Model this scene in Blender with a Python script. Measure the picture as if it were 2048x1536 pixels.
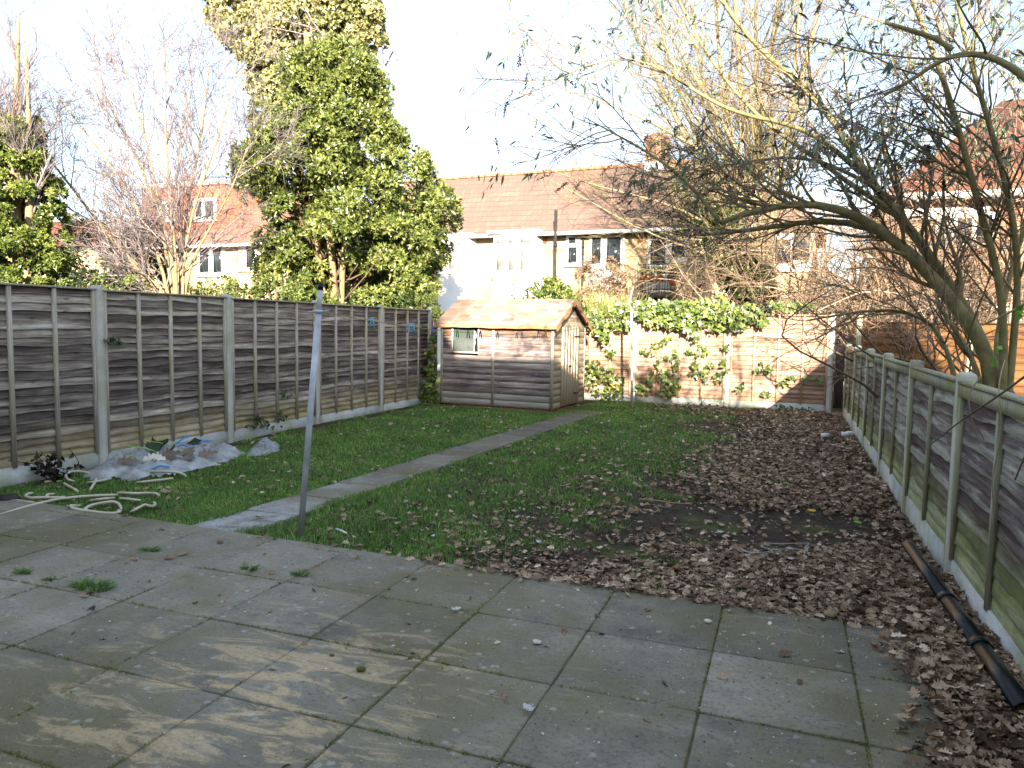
import bpy, math, random
import numpy as np
from mathutils import Matrix, Vector
random.seed(7)
RNG = np.random.default_rng(11)
for o in list(bpy.data.objects): bpy.data.objects.remove(o)
S = bpy.context.scene
R_ = math.radians
# ------------------------------------------------------------------ camera
FPX = 1480.0
PT, YW, RL, CH = R_(4.5186), R_(20.3995), R_(.9177), 1.544
CF = np.array([-math.sin(YW)*math.cos(PT), math.cos(YW)*math.cos(PT), -math.sin(PT)])
CR = np.array([math.cos(YW), math.sin(YW), 0.]); CU = np.cross(CR, CF)
CX = CR*math.cos(RL)+CU*math.sin(RL); CY = -CR*math.sin(RL)+CU*math.cos(RL)
CP = np.array([0, 0, CH])
cam = bpy.data.cameras.new('camera'); co = bpy.data.objects.new('camera', cam); S.collection.objects.link(co)
cam.sensor_width = 36; cam.lens = FPX/2048*36; cam.clip_end = 2000; cam.clip_start = .05
co.matrix_world = Matrix(((CX[0], CY[0], -CF[0], 0), (CX[1], CY[1], -CF[1], 0), (CX[2], CY[2], -CF[2], CH), (0, 0, 0, 1)))
S.camera = co
# ------------------------------------------------------------------ light
SUN_EL, SUN_AZ = R_(18.5), R_(20)       # the sun stands behind the camera, to its right
w = bpy.data.worlds.new('World'); S.world = w; w.use_nodes = True
nt = w.node_tree; nt.nodes.clear(); N = nt.nodes.new; L = nt.links.new
out = N('ShaderNodeOutputWorld'); bg = N('ShaderNodeBackground'); sky = N('ShaderNodeTexSky')
sky.sky_type = 'NISHITA'; sky.sun_disc = False; sky.sun_elevation = SUN_EL; sky.sun_rotation = math.pi-SUN_AZ
sky.air_density = 1.0; sky.dust_density = 1.0; sky.ozone_density = 1.0
tc = N('ShaderNodeTexCoord'); mp = N('ShaderNodeMapping'); mp.inputs['Scale'].default_value = (1.0, 1.0, 2.2)
mp.inputs['Location'].default_value = (.35, .1, .15)
nz = N('ShaderNodeTexNoise'); nz.inputs['Scale'].default_value = 1.6; nz.inputs['Detail'].default_value = 6; nz.inputs['Roughness'].default_value = .55
cr = N('ShaderNodeValToRGB'); cr.color_ramp.elements[0].position = .43; cr.color_ramp.elements[1].position = .66
mx = N('ShaderNodeMix'); mx.data_type = 'RGBA'; mx.inputs['B'].default_value = (3.9, 4.5, 5.6, 1)
L(tc.outputs['Generated'], mp.inputs['Vector']); L(mp.outputs['Vector'], nz.inputs['Vector']); L(nz.outputs['Fac'], cr.inputs['Fac'])
ml = N('ShaderNodeMath'); ml.operation = 'MULTIPLY'; ml.inputs[1].default_value = .88
L(cr.outputs['Color'], ml.inputs[0]); L(ml.outputs[0], mx.inputs['Factor'])
L(sky.outputs['Color'], mx.inputs['A']); L(mx.outputs['Result'], bg.inputs['Color']); bg.inputs['Strength'].default_value = .066
L(bg.outputs[0], out.inputs[0])
sl = bpy.data.lights.new('sun', 'SUN'); sl.energy = 3.8; sl.angle = R_(.5); sl.color = (1.0, .89, .76)
so = bpy.data.objects.new('sun', sl); S.collection.objects.link(so)
SD = Vector((math.sin(SUN_AZ)*math.cos(SUN_EL), -math.cos(SUN_AZ)*math.cos(SUN_EL), math.sin(SUN_EL)))
so.rotation_euler = SD.to_track_quat('Z', 'Y').to_euler(); so.location = (10, -20, 20)
S.view_settings.view_transform = 'Standard'; S.view_settings.look = 'None'; S.view_settings.gamma = 1
S.view_settings.exposure = 2.65
S.render.engine = 'CYCLES'; S.cycles.max_bounces = 6; S.cycles.diffuse_bounces = 3; S.cycles.glossy_bounces = 2
S.cycles.transparent_max_bounces = 6; S.cycles.transmission_bounces = 2
# ------------------------------------------------------------------ helpers
def ray(x, y):
    return CF+CX*((x-1024)/FPX)+CY*((768-y)/FPX)
def atY(x, y, Y):                       # photo measurement -> a point in the place at garden depth Y
    r = ray(x, y); return CP+r*(Y/r[1])
def gnd(x, y, z=0.):
    r = ray(x, y); return CP+r*((z-CH)/r[2])
def tag(o, label=None, cat=None, group=None, kind=None):
    if label: o['label'] = label
    if cat: o['category'] = cat
    if group: o['group'] = group
    if kind: o['kind'] = kind
    return o
def empty(name, loc, label, cat, group=None):
    o = bpy.data.objects.new(name, None); o.location = [float(v) for v in loc]; o.empty_display_size = .2
    S.collection.objects.link(o); return tag(o, label, cat, group)
def wloc(o):
    v = Vector(o.location)
    while o.parent: o = o.parent; v += Vector(o.location)
    return np.array(v)
class MB:
    """collects world-space geometry, links it as one mesh"""
    def __init__(s): s.v = []; s.f = []; s.n = 0; s.var = []
    def add(s, v, f, var=None):
        v = np.asarray(v, float).reshape(-1, 3); s.v.append(v)
        for a in (f if isinstance(f, list) and len(f) and isinstance(f[0], np.ndarray) else [np.asarray(f)]):
            s.f.append(a+s.n)
        if var is None: var = random.random()
        s.var.append(np.broadcast_to(np.asarray(var, float), (len(v),)))
        s.n += len(v); return s
    def box(s, lo, hi, M=None, o=(0, 0, 0), var=None, bev=0):
        x0, y0, z0 = lo; x1, y1, z1 = hi
        v = np.array([(x, y, z) for z in (z0, z1) for y in (y0, y1) for x in (x0, x1)], float)
        if M is not None: v = v@np.asarray(M, float)
        v = v+np.asarray(o, float)
        return s.add(v, np.array([(0, 2, 3, 1), (4, 5, 7, 6), (0, 1, 5, 4), (2, 6, 7, 3), (0, 4, 6, 2), (1, 3, 7, 5)]), var)
    def poly(s, pts, var=None):
        return s.add(pts, np.arange(len(pts))[None], var)
    def prism(s, prof, a, b, var=None):
        """prof (n,3) offsets extruded from a to b"""
        prof = np.asarray(prof, float); n = len(prof); v = np.vstack([prof+a, prof+b])
        q = np.array([(i, (i+1) % n, n+(i+1) % n, n+i) for i in range(n)])
        return s.add(v, [q, np.arange(n)[None, ::-1].copy(), (np.arange(n)+n)[None]], var)
    def tubes(s, P, r, sides=6, var=None, cap=True):
        P = np.asarray(P, float); r = np.asarray(r, float)
        if P.ndim == 2: P = P[None]; r = r[None] if r.ndim else np.full((1, P.shape[1]), float(r))
        n, k, _ = P.shape; r = np.broadcast_to(r, (n, k))
        T = np.gradient(P, axis=1); T /= np.linalg.norm(T, axis=2, keepdims=True)+1e-9
        m = T.mean(1); ref = np.where((np.abs(m[:, 2:3]) < .8), [[0, 0, 1.]], [[1., 0, 0]])[:, None, :]
        A = np.cross(T, ref); A /= np.linalg.norm(A, axis=2, keepdims=True)+1e-9; B = np.cross(T, A)
        an = np.arange(sides)*2*math.pi/sides
        V = P[:, :, None]+r[:, :, None, None]*(A[:, :, None]*np.cos(an)[None, None, :, None]+B[:, :, None]*np.sin(an)[None, None, :, None])
        i = np.arange(k-1)[:, None]*sides; j = np.arange(sides)[None]; jn = (j+1) % sides
        q = np.stack([i+j, i+jn, i+sides+jn, i+sides+j], -1).reshape(-1, 4)
        F = (np.arange(n)*k*sides)[:, None, None]+q[None]
        fs = [F.reshape(-1, 4)]
        if cap and n < 400:
            e = np.arange(sides)
            fs += [(np.arange(n)*k*sides)[:, None]+e[::-1][None], (np.arange(n)*k*sides)[:, None]+(k-1)*sides+e[None]]
        if var is None: var = RNG.random(n)
        vv = np.repeat(np.broadcast_to(np.asarray(var, float), (n,)), k*sides)
        return s.add(V.reshape(-1, 3), fs, vv)
    def scatter(s, tv, tf, pos, ax, nor, sx, sy=None, sz=None, var=None):
        """instances of a template (x along ax, y sideways, z along nor) as real faces"""
        pos = np.asarray(pos, float); n = len(pos)
        if n == 0: return s
        ax = ax/(np.linalg.norm(ax, axis=1, keepdims=True)+1e-9)
        sd = np.cross(nor, ax); sd /= np.linalg.norm(sd, axis=1, keepdims=True)+1e-9; nn = np.cross(ax, sd)
        sx = np.broadcast_to(sx, (n,)); sy = sx if sy is None else np.broadcast_to(sy, (n,)); sz = sy if sz is None else np.broadcast_to(sz, (n,))
        tv = np.asarray(tv, float)
        V = pos[:, None]+ax[:, None]*(tv[None, :, 0:1]*sx[:, None, None])+sd[:, None]*(tv[None, :, 1:2]*sy[:, None, None])+nn[:, None]*(tv[None, :, 2:3]*sz[:, None, None])
        m = len(tv); off = (np.arange(n)*m)[:, None, None]
        fs = [(np.asarray(t)[None]+off).reshape(-1, len(t[0])) for t in tf]
        if var is None: var = RNG.random(n)
        return s.add(V.reshape(-1, 3), fs, np.repeat(np.broadcast_to(var, (n,)), m))
    def build(s, name, mat, parent=None, loc=None, smooth=False):
        v = np.vstack(s.v)
        base = wloc(parent) if parent is not None else (np.asarray(loc, float) if loc is not None else np.array([v[:, 0].mean(), v[:, 1].mean(), v[:, 2].min()]))
        v = v-base
        me = bpy.data.meshes.new(name)
        li = np.concatenate([a.reshape(-1) for a in s.f]).astype(np.int32)
        lt = np.concatenate([np.full(len(a), a.shape[1]) for a in s.f]).astype(np.int32)
        me.vertices.add(len(v)); me.vertices.foreach_set('co', v.astype(np.float32).reshape(-1))
        me.loops.add(len(li)); me.loops.foreach_set('vertex_index', li)
        me.polygons.add(len(lt)); ls = np.concatenate([[0], np.cumsum(lt)[:-1]]).astype(np.int32)
        me.polygons.foreach_set('loop_start', ls); me.polygons.foreach_set('loop_total', lt)
        if smooth: me.polygons.foreach_set('use_smooth', np.ones(len(lt), bool))
        at = me.attributes.new('var', 'FLOAT', 'POINT'); at.data.foreach_set('value', np.concatenate(s.var).astype(np.float32))
        me.update(calc_edges=True); me.validate()
        me.materials.append(mat)
        o = bpy.data.objects.new(name, me); S.collection.objects.link(o)
        if parent is not None: o.parent = parent
        else: o.location = [float(x) for x in base]
        return o
def lattice(seed):
    return np.random.default_rng(seed).random((257, 257))
LAT = [lattice(i) for i in range(6)]
def vnoise(x, y, sc=1., oct=3, seed=0):
    x = np.asarray(x, float)*sc; y = np.asarray(y, float)*sc; t = 0; a = 1; tot = 0
    for o in range(oct):
        Lt = LAT[(seed+o) % 6]; xi = np.floor(x).astype(int); yi = np.floor(y).astype(int); fx = x-xi; fy = y-yi
        fx = fx*fx*(3-2*fx); fy = fy*fy*(3-2*fy); g = lambda i, j: Lt[(xi+i) % 256, (yi+j) % 256]
        t = t+a*((g(0, 0)*(1-fx)+g(1, 0)*fx)*(1-fy)+(g(0, 1)*(1-fx)+g(1, 1)*fx)*fy); tot += a
        a *= .5; x = x*2+17.3; y = y*2+5.1
    return t/tot
def unit(a): return a/(np.linalg.norm(a, axis=-1, keepdims=True)+1e-9)
def rdir(n): return unit(RNG.normal(size=(n, 3)))
# ------------------------------------------------------------------ materials
GAIN = 1.0
def lin(h):
    h = h.lstrip('#'); c = [int(h[i:i+2], 16)/255 for i in (0, 2, 4)]
    return tuple(min(.86, GAIN*(x/12.92 if x <= .04045 else ((x+.055)/1.055)**2.4)) for x in c)+(1,)
class NT:
    def __init__(s, name):
        s.m = bpy.data.materials.new(name); s.m.use_nodes = True; s.t = s.m.node_tree; s.t.nodes.clear()
        s.o = s.n('ShaderNodeOutputMaterial'); s.b = s.n('ShaderNodeBsdfPrincipled'); s.l(s.b.outputs[0], s.o.inputs[0])
        g = s.n('ShaderNodeNewGeometry'); s.pos = g.outputs['Position']; s.nor = g.outputs['Normal']
    def n(s, t, **k):
        x = s.t.nodes.new(t)
        for a, v in k.items(): setattr(x, a, v)
        return x
    def l(s, a, b): s.t.links.new(a, b)
    def val(s, i, v):
        if hasattr(v, 'is_output') or isinstance(v, bpy.types.NodeSocket): s.l(v, i)
        else: i.default_value = v
    def mapping(s, sc=(1, 1, 1), rot=(0, 0, 0), loc=(0, 0, 0), src=None):
        m = s.n('ShaderNodeMapping'); s.l(src or s.pos, m.inputs['Vector'])
        m.inputs['Scale'].default_value = sc; m.inputs['Rotation'].default_value = rot; m.inputs['Location'].default_value = loc
        return m.outputs[0]
    def noise(s, scale, detail=4, rough=.55, vec=None, dist=0):
        x = s.n('ShaderNodeTexNoise'); s.l(vec or s.pos, x.inputs['Vector']); x.inputs['Scale'].default_value = scale
        x.inputs['Detail'].default_value = detail; x.inputs['Roughness'].default_value = rough; x.inputs['Distortion'].default_value = dist
        return x.outputs['Fac']
    def ramp(s, f, stops, interp='LINEAR'):
        x = s.n('ShaderNodeValToRGB'); s.l(f, x.inputs['Fac']); e = x.color_ramp.elements; x.color_ramp.interpolation = interp
        while len(e) < len(stops): e.new(.5)
        for i, (p, c) in enumerate(stops):
            e[i].position = p; e[i].color = c if isinstance(c, tuple) and len(c) == 4 else (lin(c) if isinstance(c, str) else (c, c, c, 1))
        return x.outputs['Color']
    def mix(s, f, a, b, mode='MIX'):
        x = s.n('ShaderNodeMix'); x.data_type = 'RGBA'; x.blend_type = mode
        s.val(x.inputs['Factor'], f)
        for i, v in (('A', a), ('B', b)):
            if isinstance(v, str): x.inputs[i].default_value = lin(v)
            else: s.val(x.inputs[i], v)
        return x.outputs['Result']
    def math(s, op, a, b=0., c=0., clamp=False):
        x = s.n('ShaderNodeMath'); x.operation = op; x.use_clamp = clamp
        s.val(x.inputs[0], a); s.val(x.inputs[1], b)
        if op in ('SMOOTH_MIN', 'MULTIPLY_ADD', 'COMPARE'): s.val(x.inputs[2], c)
        return x.outputs[0]
    def attr(s, name='var'):
        a = s.n('ShaderNodeAttribute'); a.attribute_name = name; return a.outputs['Fac']
    def xyz(s):
        x = s.n('ShaderNodeSeparateXYZ'); s.l(s.pos, x.inputs[0]); return x.outputs
    def band(s, v, a, b):   # 0 below a, 1 above b
        x = s.n('ShaderNodeMapRange'); s.l(v, x.inputs['Value']); x.inputs['From Min'].default_value = a; x.inputs['From Max'].default_value = b
        x.clamp = True; return x.outputs[0]
    def done(s, col, rough=.8, bump=None, bs=.3, bd=.02, spec=.3, metal=0, alpha=None, trans=0):
        if isinstance(col, str): col = lin(col)
        s.val(s.b.inputs['Base Color'], col); s.val(s.b.inputs['Roughness'], rough); s.b.inputs['Metallic'].default_value = metal
        s.b.inputs['Specular IOR Level'].default_value = spec
        if alpha is not None: s.val(s.b.inputs['Alpha'], alpha)
        if bump is not None:
            x = s.n('ShaderNodeBump'); x.inputs['Strength'].default_value = bs; x.inputs['Distance'].default_value = bd
            s.l(bump, x.inputs['Height']); s.l(x.outputs[0], s.b.inputs['Normal'])
        if trans:
            d = s.n('ShaderNodeBsdfTranslucent'); s.val(d.inputs['Color'], col); ms = s.n('ShaderNodeMixShader'); ms.inputs[0].default_value = trans
            s.l(s.b.outputs[0], ms.inputs[1]); s.l(d.outputs[0], ms.inputs[2]); s.l(ms.outputs[0], s.o.inputs[0])
        return s.m
def m_plain(name, c1, c2=None, sc=8, rough=.7, spec=.3, metal=0, bs=.15):
    t = NT(name); f = t.noise(sc, 5)
    col = t.ramp(f, [(.3, c1), (.7, c2 or c1)])
    return t.done(col, rough, t.noise(sc*6, 3), bs, .004, spec, metal)
def m_leaf(name, stops, rough=.45, spec=.45, trans=.25):
    t = NT(name); v = t.attr(); return t.done(t.ramp(v, stops), rough, spec=spec, trans=trans)
def m_bark(name, c1, c2, c3=None, sc=6, moss=None):
    t = NT(name); f = t.noise(sc, 5, .6); g = t.noise(sc*5, 3, vec=t.mapping((1, 1, .35)))
    col = t.ramp(f, [(.3, c1), (.55, c2), (.75, c3 or c2)]); col = t.mix(t.math('MULTIPLY', g, .35), col, '#1c1712')
    return t.done(col, .9, g, .6, .01)
M = {}
def wood_fence(name, stops, along, moss, top=1.8, mossamt=.8, dark='#17120f'):
    """weathered lap boards: grain runs along `along` (0=x,1=y)"""
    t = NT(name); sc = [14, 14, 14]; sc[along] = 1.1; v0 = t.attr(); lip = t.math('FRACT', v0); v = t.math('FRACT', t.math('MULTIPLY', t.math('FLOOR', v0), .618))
    off = t.n('ShaderNodeCombineXYZ'); t.l(t.math('MULTIPLY', v, 37.), off.inputs[0]); t.l(t.math('MULTIPLY', v, 53.), off.inputs[1])
    ad = t.n('ShaderNodeVectorMath'); ad.operation = 'ADD'; t.l(t.pos, ad.inputs[0]); t.l(off.outputs[0], ad.inputs[1])
    gv = t.mapping(tuple(sc), src=ad.outputs[0]); grain = t.noise(1.6, 6, .65, gv, .4)
    big = t.noise(1.1, 4, .6, t.mapping((1, 1, 2.0))); per = t.math('MULTIPLY_ADD', v, .30, .0)
    f = t.math('ADD', t.math('MULTIPLY_ADD', grain, .9, -.24), t.math('MULTIPLY_ADD', big, .40, -.17)); f = t.math('ADD', f, per)
    ln_ = t.noise(2.2, 4, .6); lip_tone = t.math('SUBTRACT', t.math('SUBTRACT', 1., t.band(lip, .06, .30)), t.math('MULTIPLY', t.band(lip, .38, .8), .8)); f = t.math('ADD', f, t.math('MULTIPLY', lip_tone, t.math('MULTIPLY_ADD', ln_, .42, -.02)))  # paler along each board's lower lip, darker towards its upper part
    col = t.ramp(f, stops)
    fine = t.noise(6, 3, .7, gv); col = t.mix(t.math('MULTIPLY', t.band(fine, .58, .72), .55), col, dark)
    kn = t.n('ShaderNodeTexVoronoi'); t.l(t.mapping((3.1, 3.1, 9)), kn.inputs['Vector']); kn.inputs['Scale'].default_value = 1
    col = t.mix(t.math('MULTIPLY', t.math('SUBTRACT', 1., t.band(kn.outputs['Distance'], .05, .13)), .6), col, dark)
    if moss:
        z = t.xyz()[2]; mn = t.noise(2.3, 5, .6); k = t.math('MULTIPLY', t.math('SUBTRACT', 1., t.band(t.math('ADD', z, t.math('MULTIPLY', mn, .5)), moss[0], moss[1])), mossamt)
        col = t.mix(k, col, t.ramp(t.noise(9, 4), [(.3, moss[2]), (.7, moss[3])]))
    return t.done(col, .9, grain, .5, .006, .2)
GAIN = 2.35
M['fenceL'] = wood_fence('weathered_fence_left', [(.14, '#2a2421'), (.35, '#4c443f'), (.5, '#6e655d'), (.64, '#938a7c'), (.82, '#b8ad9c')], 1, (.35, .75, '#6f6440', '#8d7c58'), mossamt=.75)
GAIN = 1.0
GAIN = .98
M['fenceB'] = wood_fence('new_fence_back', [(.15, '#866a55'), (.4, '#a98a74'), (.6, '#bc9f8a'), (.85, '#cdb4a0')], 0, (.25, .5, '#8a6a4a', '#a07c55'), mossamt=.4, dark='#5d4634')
GAIN = 1.0
GAIN = 1.75
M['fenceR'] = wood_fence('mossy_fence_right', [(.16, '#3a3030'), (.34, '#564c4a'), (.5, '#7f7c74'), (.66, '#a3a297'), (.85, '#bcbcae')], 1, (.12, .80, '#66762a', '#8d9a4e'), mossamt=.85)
GAIN = 1.0
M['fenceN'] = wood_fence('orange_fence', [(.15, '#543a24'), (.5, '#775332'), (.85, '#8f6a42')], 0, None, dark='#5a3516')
def m_timber(name, c1, c2, c3, green=None):
    t = NT(name); g = t.noise(3, 5, .6, t.mapping((18, 18, 1.2))); col = t.ramp(g, [(.25, c1), (.5, c2), (.75, c3)])
    if green:
        k = t.band(t.noise(2.5, 4), .45, .7); col = t.mix(t.math('MULTIPLY', k, .7), col, green)
    return t.done(col, .9, g, .4, .005, .2)
GAIN = 1.9
M['battenL'] = m_timber('batten_grey', '#625c55', '#837c72', '#a0988a', '#7c7650')
GAIN = 1.0
GAIN = 1.3
M['battenB'] = m_timber('batten_new', '#97755a', '#b39276', '#c8ab8e')
GAIN = 1.0
GAIN = 1.6
M['battenR'] = m_timber('batten_mossy', '#5a5646', '#7d7a68', '#98937c', '#757a3e')
GAIN = 1.0
def m_conc(name, c1, c2, moss=None, mh=.5):
    t = NT(name); f = t.noise(3, 6, .6); g = t.noise(60, 3); col = t.ramp(f, [(.3, c1), (.7, c2)])
    col = t.mix(t.math('MULTIPLY', t.band(g, .55, .75), .35), col, '#4b4740')
    if moss:
        k = t.band(t.noise(3.5, 5), .45, .72); col = t.mix(t.math('MULTIPLY', k, .75), col, moss)
    return t.done(col, .92, g, .35, .004, .2)
GAIN = 1.25
M['concL'] = m_conc('concrete_post', '#a09d93', '#b7b3a8', '#8b8a68')
GAIN = 1.0
GAIN = 1.4
M['concR'] = m_conc('concrete_post_mossy', '#93927f', '#b0ad9d', '#7f8450')
GAIN = 1.0
GAIN = 1.3
M['board'] = m_conc('gravel_board', '#96968f', '#b4b3ab', '#7c8058')
GAIN = 1.0
# paving ---------------------------------------------------------------
def m_paving(name, pale=0.):
    t = NT(name); v = t.attr(); big = t.noise(.9, 5, .6); mid = t.noise(4, 6, .62); fine = t.noise(45, 4, .7)
    base = t.ramp(t.math('ADD', t.math('MULTIPLY', mid, .6), t.math('MULTIPLY_ADD', v, .16, .12)), [(.22, '#3f3c32'), (.42, '#635e52'), (.60, '#7f796b'), (.8, '#9f9888')])
    if pale:
        yy = t.xyz()[1]; k = t.math('SUBTRACT', 1., t.band(t.math('ADD', yy, t.math('MULTIPLY', big, 1.6)), 5.6, 7.4)); base = t.mix(t.math('MULTIPLY', k, t.band(mid, .35, .6)), base, '#8f8d8a'); base = t.mix(t.math('MULTIPLY', t.band(t.math('ADD', yy, t.math('MULTIPLY', big, 3.)), 6.5, 12.5), .75), base, t.ramp(fine, [(.3, '#37302a'), (.7, '#575047')]))
    mo = t.math('MULTIPLY', t.band(t.math('ADD', big, t.math('MULTIPLY_ADD', mid, .5, -.25)), .43, .63), .8)
    base = t.mix(mo, base, t.ramp(fine, [(.3, '#464029'), (.7, '#6a6242')]))
    # streaks of washed-out sand
    sv = t.mapping((1.5, 5.0, 1), (0, 0, -YW)); sn = t.noise(1.5, 8, .68, sv, .9)
    sx = t.n('ShaderNodeVectorMath'); sx.operation = 'DISTANCE'; t.l(t.pos, sx.inputs[0]); sx.inputs[1].default_value = (-2.0, 2.35, 0)
    d = t.math('SUBTRACT', 1., t.band(sx.outputs['Value'], .1, 1.55))
    sand = t.band(t.math('ADD', t.math('ADD', sn, t.math('MULTIPLY', d, .12)), t.math('MULTIPLY_ADD', fine, .22, -.11)), .58, .66)
    base = t.mix(t.math('MULTIPLY', sand, t.math('MULTIPLY_ADD', d, .9, .0, True)), base, t.ramp(t.noise(90, 3, .7), [(.3, '#94805f'), (.7, '#b39e7c')]))
    pl = t.band(t.noise(1.1, 6, .7, sv, .4), .56, .7); base = t.mix(t.math('MULTIPLY', pl, .38), base, '#8e8a7b')
    sp = t.n('ShaderNodeTexVoronoi'); sp.inputs['Scale'].default_value = 9; t.l(t.pos, sp.inputs['Vector'])
    li = t.math('MULTIPLY', t.math('SUBTRACT', 1., t.band(t.math('ADD', sp.outputs['Distance'], t.math('MULTIPLY', fine, .2)), .2, .26)), .4)
    base = t.mix(li, base, '#9a9b92')
    dk = t.math('MULTIPLY', t.band(fine, .50, .70), .6); base = t.mix(dk, base, '#33322a'); base = t.mix(t.math('MULTIPLY', t.band(t.noise(110, 2, .7), .64, .74), .6), base, '#9c9888')
    return t.done(base, .88, t.math('ADD', fine, t.math('MULTIPLY', mid, .8)), .7, .008, .25)
GAIN = 1.5
M['paving'] = m_paving('paving_slab'); M['pathpave'] = m_paving('path_slab', .22)
GAIN = 1.0
GAIN = 1.5
t = NT('joint_moss'); M['joint'] = t.done(t.ramp(t.noise(6, 5), [(.35, '#3a3527'), (.5, '#57503a'), (.68, '#6b6b3a')]), .95, t.noise(60, 3), .6, .01)
GAIN = 1.0
GAIN = 1.2
t = NT('garden_soil'); f1 = t.noise(1.3, 5); f2 = t.noise(14, 6, .65)
c = t.ramp(f2, [(.3, '#2a231d'), (.55, '#3d342b'), (.75, '#564a3d')]); c = t.mix(t.math('MULTIPLY', t.band(t.noise(2.2, 5), .52, .66), .55), c, t.ramp(f2, [(.3, '#3c4a1e'), (.7, '#5a6630')]))
M['soil'] = t.done(c, .95, f2, .8, .03, .15)
GAIN = 1.0
t = NT('rough_ground'); f2 = t.noise(3, 6); M['ground'] = t.done(t.ramp(f2, [(.3, '#3a3a22'), (.6, '#4c5a2c'), (.8, '#5d5136')]), .95, f2, .5, .05)
GAIN = 2.7
M['grass'] = m_leaf('grass_blade', [(0, '#34451f'), (.4, '#49602c'), (.75, '#627837'), (.93, '#858d48'), (1, '#a79d62')], .5, .3, .35)
GAIN = 1.0
GAIN = 2.0
M['litter'] = m_leaf('dead_leaf', [(0, '#32291f'), (.22, '#4d3e30'), (.45, '#6a5643'), (.66, '#7f6c58'), (.86, '#928069'), (1, '#a79680')], .75, .2, .12)
GAIN = 1.0
GAIN = 1.2
M['crumb'] = m_leaf('grit', [(0, '#2a251f'), (.45, '#5a5040'), (.65, '#988e78'), (.88, '#bdb5a2'), (1, '#e4e2da')], .8, .2, 0)
GAIN = 1.0

# ================================================================== GROUND
mb = MB(); mb.poly([(-300, -300, -.16), (300, -300, -.16), (300, 400, -.16), (-300, 400, -.16)])
tag(mb.build('ground', M['ground']), kind='structure')
XL, XR, YB = -6.88, 1.03, 15.66
def gz(x, y): return -.055+.03*(vnoise(x, y, .9, 3, 2)-.5)
nx, ny = 90, 150
gx, gy = np.meshgrid(np.linspace(XL-.05, XR+.05, nx), np.linspace(4.0, YB+.05, ny))
mb = MB(); i = np.arange(ny-1)[:, None]*nx+np.arange(nx-1)[None]
mb.add(np.stack([gx, gy, gz(gx, gy)+.008*vnoise(gx, gy, 14, 2, 1)], -1).reshape(-1, 3), np.stack([i, i+1, i+nx+1, i+nx], -1).reshape(-1, 4))
tag(mb.build('garden_soil', M['soil'], smooth=True), kind='structure')
# patio: one structure, slabs 0.6 m
mb = MB(); SX, SY = .619, .609
def slab(mb, c, h, tz):
    """c: 4 corners (x,y) ccw, h: top z, bevelled"""
    c = np.asarray(c, float); ce = c.mean(0); e = .006
    inn = c+(ce-c)/np.linalg.norm(ce-c, axis=1, keepdims=True)*e*1.4
    zt = h+np.asarray(tz)
    v = np.vstack([np.c_[c, np.full(4, -.07)], np.c_[c, zt-.005], np.c_[inn, zt]])
    q = [(8, 9, 10, 11)]+[(a+4, (a+1) % 4+4, (a+1) % 4+8, a+8) for a in range(4)]+[(a, (a+1) % 4, (a+1) % 4+4, a+4) for a in range(4)]
    mb.add(v, np.array(q), random.random())
def px_(k, y): return -.897+SX*k
def pedge(x): return 4.184+.055-.024*(x+.9)
for k in range(-10, 4):
    for j in range(-1, 14):
        x0, x1 = px_(k, 0), px_(k+1, 0); x1 = min(x1, XR-.02); x0 = max(x0, XL+.02)
        if x1-x0 < .05: continue
        y1 = 4.184-SY*j; y0 = y1-SY
        if j == -1: continue
        g = .002+.003*random.random(); tt = [random.uniform(-.004, .004) for _ in range(2)]
        c = [(x0+g, y0+g), (x1-g, y0+g), (x1-g, y1-g), (x0+g, y1-g)]
        if j == 0: c[2] = (x1-g, pedge(x1)+random.uniform(-.004, .004)); c[3] = (x0+g, pedge(x0)+random.uniform(-.004, .004))
        slab(mb, c, 0, [tt[0], tt[0]+tt[1], tt[1], 0])
tag(mb.build('patio', M['paving'], loc=(0, 0, 0)), kind='structure')
mb = MB(); mb.poly([(XL, -6, -.011), (XR, -6, -.011), (XR, pedge(XR)-.03, -.011), (XL, pedge(XL)-.03, -.011)])
tag(mb.build('patio_joints', M['joint']), kind='structure')
# garden path, slightly skewed towards the shed door
def path_l(y): return -4.23+(y-4.35)*.064
PWd = .50
mb = MB(); y = pedge(-4)+.01; PATH_END = 12.75
while y < PATH_END:
    y1 = y+.612; g = .006; tl = random.uniform(-.03, .03)
    slab(mb, [(path_l(y)+g, y+g), (path_l(y)+PWd, y+g+tl*.3), (path_l(y1)+PWd, y1-g+tl*.3), (path_l(y1)+g, y1-g)], -.022, [random.uniform(-.007, .007) for _ in range(4)])
    y = y1
y0 = 12.85; slab(mb, [(-3.72, 12.80), (-3.18, 12.82), (-3.1, 13.5), (-3.74, 13.5)], -.03, [0, .005, 0, .004])
tag(mb.build('path', M['pathpave'], loc=(0, 0, 0)), kind='structure')

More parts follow.
